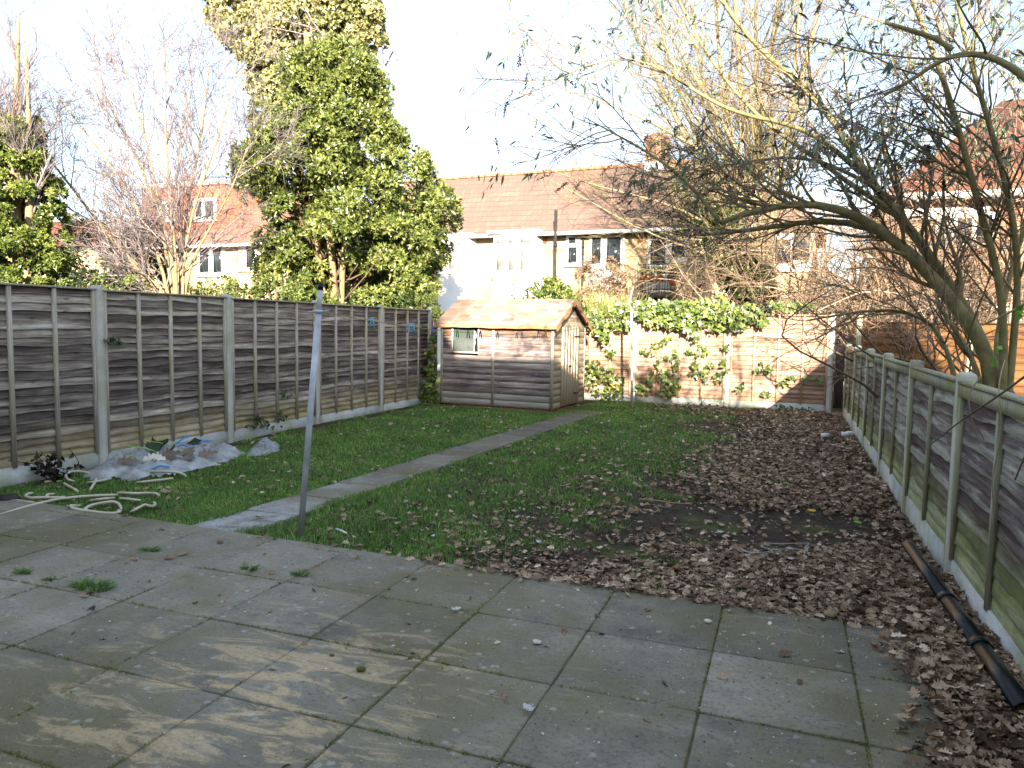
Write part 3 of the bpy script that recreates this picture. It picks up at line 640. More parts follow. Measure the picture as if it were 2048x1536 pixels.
for px0, yy in ((1118, 424), (1166, 462)):
    s_, _ = fac(px0, 500, .08); zt = fac(px0, yy, .08)[1] if px0 < 1140 else EV-.2
    b = MB(); b.tubes([fp(s_, -.2, .47 if zt > EV else .08), fp(s_, zt, .47 if zt > EV else .08)], .055 if px0 < 1140 else .035, 10)
    for z in (2.2, 4.3): b.tubes([fp(s_, z-.06, .47 if zt > EV else .08), fp(s_, z+.06, .47 if zt > EV else .08)], .075 if px0 < 1140 else .05, 10)
    b.build('soil_pipe' if px0 < 1140 else 'drainpipe', M['black'], h1)
window(h1, 1133, 469, 1161, 531, [(1139, 475, 1152, 487), (1138, 495, 1154, 526)])
window(h1, 1179, 466, 1247, 578, [(1185, 473, 1202, 528), (1215, 475, 1241, 540)], 'french_window')
dd = window(h1, 1296, 466, 1337, 582, [(1303, 472, 1331, 530)], 'balcony_door')
window(h1, 1338, 466, 1376, 522, [(1345, 471, 1369, 513)])
window(h1, 1392, 468, 1424, 528, [(1397, 474, 1420, 522)])
window(h1, 1543, 444, 1624, 540, [(1551, 480, 1580, 528), (1588, 452, 1618, 520)])
for x, y in ((1089, 481), (1281, 478)):
    s_, z = fac(x, y); b = MB(); b.box((s_-.08, -.02, z-.11), (s_+.08, -.002, z+.11), HM, HO); b.build('air_brick', m_plain('terracotta', '#a04f35'), h1)
def bay(root, x0, x1, yt, yb, cols):
    (a0, zt), (a1, zb) = fac(x0, yt, .35), fac(x1, yb, .35); d = .5
    f = MB(); pr = [(a0, -.002), (a0+.18, -d), (a1-.18, -d), (a1, -.002)]
    v = np.array([rp(a, y, z) for z in (-.2, zt) for a, y in pr]); f.add(v, np.array([(0, 1, 5, 4), (1, 2, 6, 5), (2, 3, 7, 6), (4, 5, 6, 7)])); bo = f.build('bay_window', M['white'], root)
    f = MB(); f.box((a0-.05, -d-.1, zt+.002), (a1+.05, -.002, zt+.12), HM, HO); f.build('canopy', M['white'], bo)
    za = zb; w_ = (a1-a0-.5)/cols
    for i in range(cols):
        for (u0, u1) in ((.06, .68), (.76, .95)):
            zz0, zz1 = za+(zt-za)*u0, za+(zt-za)*u1; s0 = a0+.25+w_*i+.05; g = MB(); g.box((s0, -d-.016, zz0), (s0+w_-.1, -d-.004, zz1), HM, HO)
            g.build('pane', M['netting'], bo)
    f = MB(); f.box((a0+.1, -d-.05, za-.04), (a1-.1, -d-.003, za+.02), HM, HO); f.build('sill', M['white'], bo)
t = NT('netted_glass'); M['netting'] = t.done(t.ramp(t.noise(3, 4), [(.3, '#6f706c'), (.7, '#a5a49c')]), .15, spec=.6)
bay(h1, 982, 1078, 470, 546, 3); bay(h1, 872, 944, 476, 546, 3)
# balcony
(b0, zf), (b1, _) = fac(1272, 585, 1.0), fac(1342, 585, 1.0); bz = zf
b = MB(); b.box((b0, -1.0, bz-.14), (b1, -.004, bz), HM, HO); bal = b.build('balcony', m_plain('stained_concrete', '#4b443d', '#8a7d6c', 3, .9), h1)
b = MB(); rz = fac(1275, 529, 1.0)[1]
for s_ in np.linspace(b0+.03, b1-.03, 13): b.tubes([rp(s_, -.97, bz), rp(s_, -.97, rz)], .011, 6)
for z in (bz+.1, rz):
    b.tubes([rp(b0+.02, -.97, z), rp(b1-.02, -.97, z)], .016, 6); b.tubes([rp(b0+.03, -.97, z), rp(b0+.03, -.02, z)], .016, 6); b.tubes([rp(b1-.03, -.97, z), rp(b1-.03, -.02, z)], .016, 6)
for y in (-.75, -.5, -.25):
    for s_ in (b0+.03, b1-.03): b.tubes([rp(s_, y, bz), rp(s_, y, rz)], .011, 6)
b.build('railing', M['black'], bal)
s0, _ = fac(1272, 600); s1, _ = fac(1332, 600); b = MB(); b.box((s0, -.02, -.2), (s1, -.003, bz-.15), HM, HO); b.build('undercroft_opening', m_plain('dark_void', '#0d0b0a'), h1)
s0, zt = fac(1240, 606, .2); s1, _ = fac(1365, 606, .2); b = MB(); b.box((s0, -.6, zt-.1), (s1, -.45, zt), HM, HO)
for q in (s0+.05, s1-.05): b.box((q-.04, -.58, -.2), (q+.04, -.47, zt-.101), HM, HO)
b.build('porch_frame', M['white'], h1)
# house with a red tile-hung dormer, left
h2 = empty('dormer_house', HO+HU*-10, 'house with red tile hung loft dormer and white windows behind the bare tree', 'house')
u0, u1 = -16.5, -4.9
b = MB(); b.box((u0, 0, -.3), (u1, 7, EV-.12), HM, HO); b.build('wall', M['render'], h2)
r_ = MB(); A0, A1, B0, B1 = rp(u0-.3, -.35, EV-.06), rp(u1+.2, -.35, EV-.06), rp(u0-.3, 7.3, EV-.06), rp(u1+.2, 7.3, EV-.06); C0, C1 = rp(u0+3.4, RD, RG), rp(u1-2.2, RD, RG)
r_.poly([A0, A1, C1, C0]); r_.poly([A1, B1, C1]); r_.poly([B1, B0, C0, C1]); r_.poly([B0, A0, C0])
rf2 = r_.build('roof', m_tiles('roof_tiles_red', '#8f6653', '#845a4a', '#7c6153', (R_(38), 0, -HA)), h2)
do = .75       # dormer face set back from the wall
(d0, _), (d1, zt) = fac(287, 420, -do), fac(452, 364, -do)
b = MB(); b.box((d0, do, EV+.25), (d1, RD+1.5, zt-.05), HM, HO); dm = b.build('dormer', m_tiles('hung_tiles', '#ae6148', '#a0563f', '#a8664e', (R_(-90), 0, -HA), .3, .18), h2)
b = MB(); b.box((d0-.15, do-.2, zt-.05), (d1+.15, RD+1.7, zt+.14), HM, HO); b.build('fascia', M['white'], dm)
b = MB(); b.box((d0-.1, do-.15, zt+.141), (d1+.1, RD+1.6, zt+.2), HM, HO); b.build('flat_roof', M['black'], dm)
s0, z0 = fac(405, 358, -2.); s1, _ = fac(436, 350, -2.); b = MB(); b.box((s0, 2.0, zt+.2), (s1, 2.9, zt+.62), HM, HO); b.build('roof_light', m_plain('blue_roof_light', '#4f7bb0', rough=.3), dm)
s0, _ = fac(372, 350, -2.6); b = MB(); b.box((s0, 2.3, zt+.2), (s0+.7, 3.1, zt+.75), HM, HO); b.build('chimney', M['brickw'], dm)
for rc, pn in (((318, 404, 352, 442), [(323, 409, 334, 437), (338, 409, 348, 437)]), ((387, 398, 434, 440), [(393, 403, 406, 434), (412, 403, 429, 434)])):
    window(dm, *rc, pn, off=-do+.002)
window(h2, 396, 488, 452, 551, [(401, 494, 420, 545), (428, 494, 445, 545)])
window(h2, 478, 482, 522, 541, [(494, 488, 508, 535)])
b = MB(); b.box((u0-.3, -.46, EV-.17), (u1+.2, -.352, EV-.06), HM, HO); b.build('gutter', M['white'], h2)
# far house, only its roof shows past the ivy trunk
fx = atY(112, 455, 34); h3 = empty('house', (fx[0], 34, 0), 'distant house showing only its red roof beside the ivy covered trunk', 'house')
b = MB(); b.box((fx[0]-7, 34, -.3), (fx[0]+2.6, 40, fx[2]-1.2)); b.build('wall', M['render'], h3)
b = MB(); q = [(-7.3, -.3), (2.9, -.3), (2.9, 6.3), (-7.3, 6.3)]; ez = fx[2]-1.2
v = [(fx[0]+a, 34+c_, ez) for a, c_ in q]+[(fx[0]-4, 37, fx[2]+.9), (fx[0]-.2, 37, fx[2]+.9)]
b.add(v, [np.array([(0, 1, 5, 4), (2, 3, 4, 5)]), np.array([(1, 2, 5), (3, 0, 4)])]); b.build('roof', m_tiles('far_tiles', '#b06a4c', '#96553e', '#8b5a45', (R_(38), 0, 0)), h3)
# right-hand house behind the brush
h4 = empty('house', (8, 24, 0), 'brick house with brown hipped roof half hidden behind the thicket at right', 'house')
def kp(x, y, Y=24.): return atY(x, y, Y)
e0 = kp(1762, 396); ez = e0[2]; x0 = e0[0]
b = MB(); b.box((x0+.35, 24.0, -.3), (x0+13, 31, ez-.1)); b.build('wall', M['brickw'], h4)
b = MB(); v = [(x0, 23.6, ez), (x0+13.3, 23.6, ez), (x0+13.3, 31.4, ez), (x0, 31.4, ez), (x0+3.6, 27.5, ez+3.4), (x0+10, 27.5, ez+3.4)]
b.add(v, [np.array([(0, 1, 5, 4), (2, 3, 4, 5)]), np.array([(1, 2, 5), (3, 0, 4)])]); b.build('roof', m_tiles('tiles_right', '#9c5f3f', '#7d4c38', '#5d4437', (R_(40), 0, 0)), h4)
b = MB(); b.box((x0-.05, 23.45, ez-.16), (x0+13.3, 23.598, ez+.02)); b.build('gutter', M['white'], h4)
for px0, py0, px1, py1 in ((1872, 428, 1985, 492), (1545, 0, 0, 0)):
    if not py0: continue
    A, B = kp(px0, py0), kp(px1, py1); f = MB(); f.box((A[0], 23.93, B[2]), (B[0], 23.998, A[2])); fo = f.build('window', M['white'], h4)
    nW = 3; wd = (B[0]-A[0])/nW
    for i in range(nW):
        g = MB(); g.box((A[0]+wd*i+.06, 23.922, B[2]+.08), (A[0]+wd*(i+1)-.06, 23.929, A[2]-.08)); g.build('pane', M['netting'] if i == 0 else M['glass'], fo)
A, B = kp(1660, 570), kp(1760, 640)
A = kp(1905, 398); f = MB(); f.box((A[0]-1.6, 23.90, A[2]-.55), (A[0]+.9, 23.996, A[2]-.25)); f.build('white_panel', M['white'], h4)
P = atY(1792, 372, 27); b = MB(); b.tubes([P-[0, 0, .4], P+[0, 0, .55]], [.13, .12], 10); b.tubes([P+[0, 0, .56], P+[0, 0, .62]], [.2, .17], 10); b.build('flue', m_plain('flue', '#7b6a58'), h4)
# low white outbuilding seen through the brush
P = atY(1800, 608, 20.5); b = MB()
ob = empty('outbuilding', (P[0]+.5, 20.8, 0), 'low white outbuilding glimpsed through the brush over the right fence', 'outbuilding')
b.box((P[0]-1.3, 20.5, -.2), (P[0]+2.6, 23, P[2]+.12)); b.build('wall', M['white'], ob)
b = MB(); b.box((P[0]-1.5, 20.3, P[2]+.122), (P[0]+2.8, 23.2, P[2]+.25)); b.build('flat_roof', M['black'], ob)
b = MB(); b.box((P[0]+.2, 20.46, .6), (P[0]+.9, 20.498, P[2]-.15)); b.box((P[0]+1.2, 20.46, .6), (P[0]+2.0, 20.498, P[2]-.15)); b.build('pane', M['glass'], ob)
# the house the photograph is taken from; its roofline throws the shade over the garden
h0 = empty('house', (0, -8, 0), 'house the garden belongs to, behind the viewer, shading the lawn', 'house')
def gab(x0, x1, yf, yb, ez, rz, yr): 
    w_ = MB(); w_.box((x0, yf, -.2), (x1, yb, ez)); w_.build('wall', M['render'], h0)
    r = MB(); ym = yr; v = [(x0-.02, yf-.3, ez), (x1+.02, yf-.3, ez), (x1+.02, yb+.3, ez), (x0-.02, yb+.3, ez), (x0-.02, ym, rz), (x1+.02, ym, rz)]
    r.add(v, [np.array([(0, 1, 5, 4), (2, 3, 4, 5)]), np.array([(1, 2, 5), (3, 0, 4)])]); return r.build('roof', rf2.data.materials[0], h0)
gab(-24, -1.45, -3.6, -13, 5.3, 8.45, -8); gab(-1.4, .95, -3.6, -13, 5.6, 9.75, -8); gab(1.0, 8.3, -3.6, -13, 5.3, 8.45, -8)
w_ = MB(); pr = np.array([(8.35, -8, -.2), (12.6, -8, -.2), (12.6, -8, 8.3), (10.5, -8, 10.6), (8.35, -8, 8.4)]); v = np.vstack([pr, pr+[0, -5, 0]])
w_.add(v, [np.array([(0, 1, 2, 3, 4)]), np.array([(9, 8, 7, 6, 5)]), np.array([(0, 5, 6, 1), (1, 6, 7, 2), (2, 7, 8, 3), (3, 8, 9, 4), (4, 9, 5, 0)])]); w_.build('gable', M['render'], h0)
gab(12.65, 30, -4, -13, 5.0, 8.2, -8)
for x in (-2.2, 3.5):
    f = MB(); f.box((x-.8, -3.63, .9), (x+.8, -3.601, 2.1)); fo = f.build('window', M['white'], h0); g = MB(); g.box((x-.7, -3.607+.0, 1.0), (x+.7, -3.595, 2.0)); g.build('pane', M['glass'], fo)

# ================================================================== PLANTS
class BR:
    def __init__(s, P, r): s.P = np.asarray(P, float); s.r = np.asarray(r, float)
def limb(pts, r0, r1, k=14):
    """smooth polyline through 3-D points"""
    pts = np.asarray(pts, float); n = len(pts); d = np.r_[0, np.cumsum(np.linalg.norm(np.diff(pts, axis=0), axis=1))]; d /= d[-1]
    t = np.linspace(0, 1, k); x = np.stack([np.interp(t, d, pts[:, i]) for i in range(3)], 1)
    for _ in range(2):
        y = x.copy(); y[1:-1] = (x[:-2]+2*x[1:-1]+x[2:])/4; x = y
    return x, np.linspace(r0, r1, k)
def merge(ls): return BR(np.stack([l[0] for l in ls]), np.stack([l[1] for l in ls]))
def grow(B, n, L_, Lj, ratio, a0, a1, up, wig, k, tmin=.15, tmax=1., taper=.35, droop=0., rng=None, rmin=.0015, bias=None):
    rng = rng or RNG; m, kk, _ = B.P.shape
    ln = np.linalg.norm(np.diff(B.P, axis=1), axis=2).sum(1); pi = rng.choice(m, n, p=ln/ln.sum()); t = rng.uniform(tmin, tmax, n)
    f = t*(kk-1); i = np.minimum(f.astype(int), kk-2); fr_ = (f-i)[:, None]
    pos = B.P[pi, i]*(1-fr_)+B.P[pi, i+1]*fr_; tan = unit(B.P[pi, i+1]-B.P[pi, i]); r = (B.r[pi, i]*(1-fr_[:, 0])+B.r[pi, i+1]*fr_[:, 0])
    pe = rdir(n) if rng is RNG else unit(rng.normal(size=(n, 3))); pe = unit(pe-tan*(pe*tan).sum(1, keepdims=True)); a = rng.uniform(a0, a1, n)[:, None]
    d = unit(tan*np.cos(a)+pe*np.sin(a)+np.array([0, 0, up])+(0 if bias is None else np.asarray(bias)))
    ll = L_*(1+Lj*rng.uniform(-1, 1, n))*(1-.45*t); P = np.zeros((n, k, 3)); P[:, 0] = pos
    for j in range(1, k):
        d = unit(d+wig*rng.normal(size=(n, 3))+np.array([0, 0, up*.25-droop*j/k])); P[:, j] = P[:, j-1]+d*(ll/(k-1))[:, None]
    r0 = np.maximum(r*ratio, rmin); return BR(P, r0[:, None]*np.linspace(1, taper, k)[None])
def tips(B, n, t0=.3, rng=RNG):
    m, kk, _ = B.P.shape; pi = rng.integers(0, m, n); t = rng.uniform(t0, 1, n)*(kk-1); i = np.minimum(t.astype(int), kk-2); f = (t-i)[:, None]
    return B.P[pi, i]*(1-f)+B.P[pi, i+1]*f, unit(B.P[pi, i+1]-B.P[pi, i])
LEAF = (np.array([(0, 0, 0), (.35, .5, .12), (.4, 0, 0), (.35, -.5, .12), (1, 0, -.12)]), [np.array([(0, 2, 1), (0, 3, 2), (1, 2, 4), (2, 3, 4)])])
LANCE = (np.array([(0, 0, 0), (.25, .42, .1), (.3, 0, 0), (.25, -.42, .1), (.6, .36, .02), (.65, 0, -.08), (.6, -.36, .02), (1, 0, -.3)]), [np.array([(0, 2, 1), (0, 3, 2), (4, 5, 7), (5, 6, 7)]), np.array([(1, 2, 5, 4), (2, 3, 6, 5)])])
IVY = (np.array([(0, 0, 0), (-.08, .34, -.02), (.22, .52, .02), (.42, .25, .06), (1, 0, -.05), (.42, -.25, .06), (.22, -.52, .02), (-.08, -.34, -.02)]), [np.array([(0, 2, 1), (0, 3, 2), (0, 4, 3), (0, 5, 4), (0, 6, 5), (0, 7, 6)])])
RHOMB = (np.array([(0, 0, 0), (.45, .5, .1), (1, 0, 0), (.45, -.5, .1)]), [np.array([(0, 2, 1), (0, 3, 2)])])
M['barkpale'] = m_bark('bark_pale', '#8a7658', '#a8926c', '#8f8a52')
M['barklime'] = m_bark('bark_lichen', '#7d745f', '#948a66', '#a09862')
M['barkolive'] = m_bark('bark_olive', '#7a7350', '#9a9366', '#aaa078', 9)
M['barkbrown'] = m_bark('bark_brown', '#57443a', '#705a4a', '#7d6652', 8)
M['twigpink'] = m_leaf('twigs_pinkish', [(0, '#5c5150'), (.5, '#7d7270'), (1, '#9e938f')], .8, .2, 0)
M['twigtan'] = m_leaf('twigs_tan', [(0, '#5f4f40'), (.5, '#85705a'), (1, '#a8937a')], .8, .2, 0)
M['twiglime'] = m_leaf('twigs_lichen', [(0, '#53473d'), (.5, '#75694e'), (1, '#938a58')], .8, .2, 0)
M['twigolive'] = m_leaf('twigs_olive', [(0, '#5f573f'), (.5, '#7d7354'), (1, '#998a62')], .8, .2, 0)
GAIN = 1.25
M['twigpurple'] = m_leaf('twigs_purple', [(0, '#5d4f49'), (.5, '#7a6a5e'), (1, '#968571')], .8, .2, 0)
GAIN = 1.3
M['laurel'] = m_leaf('laurel_leaf', [(0, '#34401c'), (.35, '#4d5829'), (.7, '#6a7239'), (.93, '#868a4c'), (.975, '#93822f'), (1, '#b06a26')], .30, .6, .12)
GAIN = 1.0
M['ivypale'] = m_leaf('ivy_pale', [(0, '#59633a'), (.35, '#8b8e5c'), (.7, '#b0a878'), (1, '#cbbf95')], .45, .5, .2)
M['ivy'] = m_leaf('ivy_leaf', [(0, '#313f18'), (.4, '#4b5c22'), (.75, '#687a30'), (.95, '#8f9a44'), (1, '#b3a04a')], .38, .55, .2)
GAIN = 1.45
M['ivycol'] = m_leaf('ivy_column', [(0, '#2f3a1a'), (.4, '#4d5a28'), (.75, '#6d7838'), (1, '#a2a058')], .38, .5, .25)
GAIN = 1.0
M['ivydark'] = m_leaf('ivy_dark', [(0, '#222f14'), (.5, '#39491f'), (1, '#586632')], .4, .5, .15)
M['bush'] = m_leaf('bush_leaf', [(0, '#35421c'), (.5, '#566530'), (1, '#848a48')], .5, .4, .2)
M['conif'] = m_leaf('conifer', [(0, '#1b2a18'), (.5, '#2b3d20'), (1, '#42552b')], .6, .3, .1)
GAIN = 1.35
M['budd'] = m_leaf('buddleia_leaf', [(0, '#3d4a3c'), (.45, '#57664f'), (.8, '#748063'), (1, '#98a078')], .6, .3, .2)
GAIN = 1.0
M['seed'] = m_leaf('dry_seed_heads', [(0, '#2b221e'), (1, '#4d3f34')], .9, .1, 0)

def env_points(env, Y, n, sq=.85, shell=.45, holes=(), zmin=None):
    """random points in a crown of revolution whose silhouette was measured on the photo"""
    env = np.array(env, float); P = []
    while len(P) < n:
        yy = RNG.uniform(env[0, 0], env[-1, 0]); xl = np.interp(yy, env[:, 0], env[:, 1]); xr = np.interp(yy, env[:, 0], env[:, 2])
        if RNG.random() > (xr-xl)/np.max(env[:, 2]-env[:, 1]): continue
        a = RNG.uniform(0, 2*math.pi); q = RNG.random()**shell; A = atY(xl, yy, Y); B = atY(xr, yy, Y); hw = (B[0]-A[0])/2; c = (A+B)/2
        p = c+np.array([hw*q*math.cos(a), hw*sq*q*math.sin(a), 0])
        xp, yp = proj(p)
        if any(h[0] < xp < h[2] and h[1] < yp < h[3] and p[1] < Y+h[4] for h in holes): continue
        P.append(np.r_[p, c])
    return np.array(P)
def rosettes(mb, C, rad, per, nl, size, tmpl, aspect=.4, up=.35, out=None, varlump=.25, spread=.85):
    """leaf rosettes on lumps: C (n,3) centres, out (n,3) outward hint"""
    n = len(C); lv = RNG.random(n)
    ci = np.repeat(np.arange(n), per); d = rdir(n*per)
    if out is not None: d = unit(d+out[ci]*.8)
    d = unit(d+np.array([0, 0, up])); rr = (rad if np.ndim(rad) == 0 else rad[ci, None])
    p = C[ci]+d*rr*RNG.uniform(.6, 1.05, (n*per, 1))*np.array([1, 1, .8])
    li = np.repeat(np.arange(n*per), nl); e = rdir(n*per*nl); e = unit(e+d[li]*spread)
    nor = unit(d[li]+.4*rdir(len(li))); nor = unit(nor-e*(nor*e).sum(1, keepdims=True))
    s_ = size*RNG.uniform(.65, 1.2, len(li)); var = np.clip(lv[ci[li]]*varlump+RNG.random(len(li))*(1-varlump), 0, 1)
    mb.scatter(tmpl[0], tmpl[1], p[li]+e*.01, e, nor, s_, s_*aspect, s_*.6, var)
    return p
# --- the broad evergreen
ENV = [(95, 640, 720), (130, 585, 752), (180, 555, 772), (240, 530, 790), (300, 500, 826), (340, 492, 850), (390, 515, 900), (430, 545, 918), (480, 520, 905), (530, 505, 885), (580, 515, 868), (612, 560, 820)]
EY = 16.6; tb = atY(672, 612, EY); tb[2] = -.1
ev = empty('evergreen_tree', tb, 'large dark glossy evergreen tree with pale forked trunks behind the left fence', 'tree')
ls = [limb([tb, atY(668, 560, EY-.5), atY(660, 470, EY-1.), atY(640, 330, EY)], .12, .06), limb([tb+[-.1, 0, 0], atY(642, 545, EY-.8), atY(632, 455, EY-1.2), atY(600, 380, EY-.3)], .09, .05), limb([tb+[.15, 0, 0], atY(684, 545, EY-.8), atY(690, 470, EY-1.2), atY(720, 380, EY-.1)], .09, .05), limb([tb, atY(664, 540, EY+.1), atY(668, 380, EY+.2), atY(672, 150, EY)], .12, .03)]
B0 = merge(ls); b = MB(); b.tubes(B0.P, B0.r, 9); b.build('trunk', M['barkpale'], ev, smooth=True)
B1 = grow(B0, 60, 1.8, .4, .4, .6, 1.3, .25, .12, 6); b = MB(); b.tubes(B1.P, B1.r, 5); b.build('branches', M['barkbrown'], ev)
pc = env_points(ENV, EY, 1150, .85, .34, holes=[(612, 468, 728, 585, .8), (735, 375, 860, 420, .3), (745, 465, 840, 505, .2), (715, 540, 820, 585, .4)])
kq = vnoise(pc[:, 0]*.9+pc[:, 1]*.6, pc[:, 2]*1.0-pc[:, 1]*.5, 1.15, 2, 2) > .44; inn = RNG.random(len(pc)) < .5
pi_n = pc[inn & ~kq].copy(); pi_n[:, :3] = pi_n[:, 3:]+(pi_n[:, :3]-pi_n[:, 3:])*[.55, .55, 1]; pc = np.vstack([pc[kq], pi_n])
b = MB(); o_ = unit((pc[:, :3]-pc[:, 3:])*[1, 1, .3]); C_ = pc[:, :3]-o_*.28; rosettes(b, C_, RNG.uniform(.24, .46, len(C_)), 24, 9, .135, LEAF, .38, .35, o_)
b.build('foliage', M['laurel'], ev)
# --- ivy covered tall tree behind it
IY = 22.5; tb = atY(640, 590, IY); tb[2] = -.1
it = empty('ivy_covered_tree', tb, 'tall tree smothered in pale sunlit ivy rising behind the evergreen', 'tree')
ls = [limb([tb, atY(640, 400, IY), atY(600, 150, IY), atY(520, 20, IY), atY(470, -120, IY)], .3, .12), limb([tb, atY(645, 400, IY), atY(660, 150, IY), atY(700, 20, IY), atY(730, -120, IY)], .3, .12), limb([tb, atY(640, 300, IY), atY(620, 100, IY), atY(600, -40, IY), atY(590, -150, IY)], .28, .1)]
B0 = merge(ls); b = MB(); b.tubes(B0.P, B0.r, 9); b.build('trunk', M['barkpale'], it, smooth=True)
B1 = grow(B0, 60, 4.2, .4, .35, .5, 1.2, .2, .1, 8, .35); B2 = grow(B1, 420, 1.7, .5, .5, .4, 1.0, .2, .15, 6, rmin=.006); B3 = grow(B2, 1300, .7, .5, .6, .4, 1., .2, .2, 4, rmin=.004)
b = MB(); b.tubes(B1.P, B1.r, 5); b.tubes(B2.P, B2.r, 3); b.tubes(B3.P, B3.r, 3); b.build('branches', M['twigpink'], it)
pc = np.vstack([env_points([(-60, 425, 600), (20, 432, 585), (60, 445, 590), (110, 480, 610), (160, 500, 620), (230, 540, 640)], IY, 85, .7, .5), env_points([(-60, 590, 765), (30, 620, 760), (80, 630, 752), (130, 650, 748), (180, 680, 750)], IY, 75, .7, .5), env_points([(-60, 540, 640), (0, 560, 640), (60, 570, 640)], IY, 24, .7, .5)])
b = MB(); o_ = unit((pc[:, :3]-pc[:, 3:])*[1, 1, .3]); rosettes(b, pc[:, :3]-o_*.3, RNG.uniform(.4, .7, len(pc)), 60, 8, .17, RHOMB, .8, .2, o_, .45); b.build('ivy', M['ivypale'], it)
# --- bare spreading tree, left
BY = 12.6; tb = atY(352, 588, BY); tb[2] = -.1
bt = empty('bare_tree', tb, 'bare many stemmed tree fanning out above the left fence', 'tree')
def T(*pp): return [tb+[random.uniform(-.12, .12), random.uniform(-.12, .12), 0]]+[atY(x, y, BY+dy) for x, y, dy in pp]
ls = [limb(T((300, 560, -.2), (215, 470, -.5), (110, 330, -.9), (40, 250, -1.2)), .085, .018), limb(T((330, 540, 0), (270, 400, -.3), (200, 300, -.5), (120, 200, -.8)), .075, .014), limb(T((340, 520, .2), (310, 400, .3), (250, 260, .4), (170, 130, .6)), .08, .015),
      limb(T((350, 520, 0), (318, 420, .1), (300, 300, .2), (240, 110, .3)), .075, .013), limb(T((352, 500, -.2), (335, 360, -.3), (330, 240, -.4), (330, 90, -.4)), .07, .013), limb(T((360, 520, .3), (370, 420, .6), (400, 300, .8), (420, 120, 1)), .085, .014),
      limb(T((365, 510, 0), (390, 400, -.1), (440, 270, -.2), (480, 110, -.2)), .06, .012), limb(T((370, 540, .1), (430, 440, .2), (480, 350, .3), (510, 240, .3)), .06, .012), limb(T((360, 480, .6), (350, 340, .9), (370, 220, 1.2), (385, 100, 1.3)), .06, .012), limb(T((320, 560, .3), (240, 500, .5), (150, 430, .8), (70, 400, 1)), .05, .012),
      limb(T((330, 570, -.3), (270, 530, -.6), (190, 515, -.9), (100, 540, -1)), .03, .008)]
B0 = merge(ls); B0.r = B0.r*.75; b = MB(); b.tubes(B0.P, B0.r, 8); b.build('trunk', M['barkpale'], bt, smooth=True)
B1 = grow(B0, 230, 2.0, .35, .5, .35, .95, .04, .10, 8, .33, rmin=.008); B2 = grow(B1, 1700, 1.0, .5, .6, .4, 1.0, .05, .14, 6, .3, rmin=.006); B3 = grow(B2, 9000, .42, .5, .65, .4, 1.1, .08, .18, 4, rmin=.0045)
b = MB(); b.tubes(B1.P, B1.r, 5); b.tubes(B2.P, B2.r, 3); b.tubes(B3.P, B3.r, 3); b.build('branches', M['twigpink'], bt)
b = MB(); p, d = tips(B3, 2600, .7); b.scatter(*RHOMB, p, unit(d+.3*rdir(len(p))), rdir(len(p)), .028, .014, .01); b.build('buds', M['twigpink'], bt)
# --- ivy trunk at far left
VY = 10.5; tb = atY(45, 590, VY); tb[2] = -.1
iv = empty('ivy_covered_tree', tb, 'thick ivy column on a twin stemmed tree at the left edge', 'tree')
ls = [limb([tb, atY(30, 400, VY), atY(30, 250, VY), atY(35, 120, VY), atY(38, 25, VY)], .16, .02), limb([tb, atY(60, 400, VY), atY(58, 280, VY), atY(58, 180, VY), atY(50, 90, VY)], .14, .02), limb([tb, atY(20, 350, VY), atY(-30, 200, VY), atY(-50, 80, VY), atY(-60, 0, VY)], .1, .02)]
B0 = merge(ls); b = MB(); b.tubes(B0.P, B0.r, 8); b.build('trunk', M['barkpale'], iv, smooth=True)
B1 = grow(B0, 60, 1.5, .4, .4, .4, .9, .3, .08, 7, .45, rmin=.006); B2 = grow(B1, 500, .8, .5, .55, .4, .9, .25, .12, 6, rmin=.0035); B3 = grow(B2, 3200, .36, .5, .65, .4, 1., .2, .18, 4, rmin=.0036)
b = MB(); b.tubes(B1.P, B1.r, 5); b.tubes(B2.P, B2.r, 3); b.tubes(B3.P, B3.r, 3); b.build('branches', M['twigpink'], iv)
pc = env_points([(238, 5, 70), (300, -20, 84), (370, -30, 95), (440, -40, 105), (500, -45, 112), (560, -50, 115), (610, -50, 115)], VY, 300, .9, .4)
b = MB(); o_ = unit((pc[:, :3]-pc[:, 3:])*[1, 1, .3]); rosettes(b, pc[:, :3]-o_*.12, RNG.uniform(.1, .2, len(pc)), 34, 7, .075, IVY, .9, .2, o_, .35); b.build('ivy', M['ivycol'], iv)
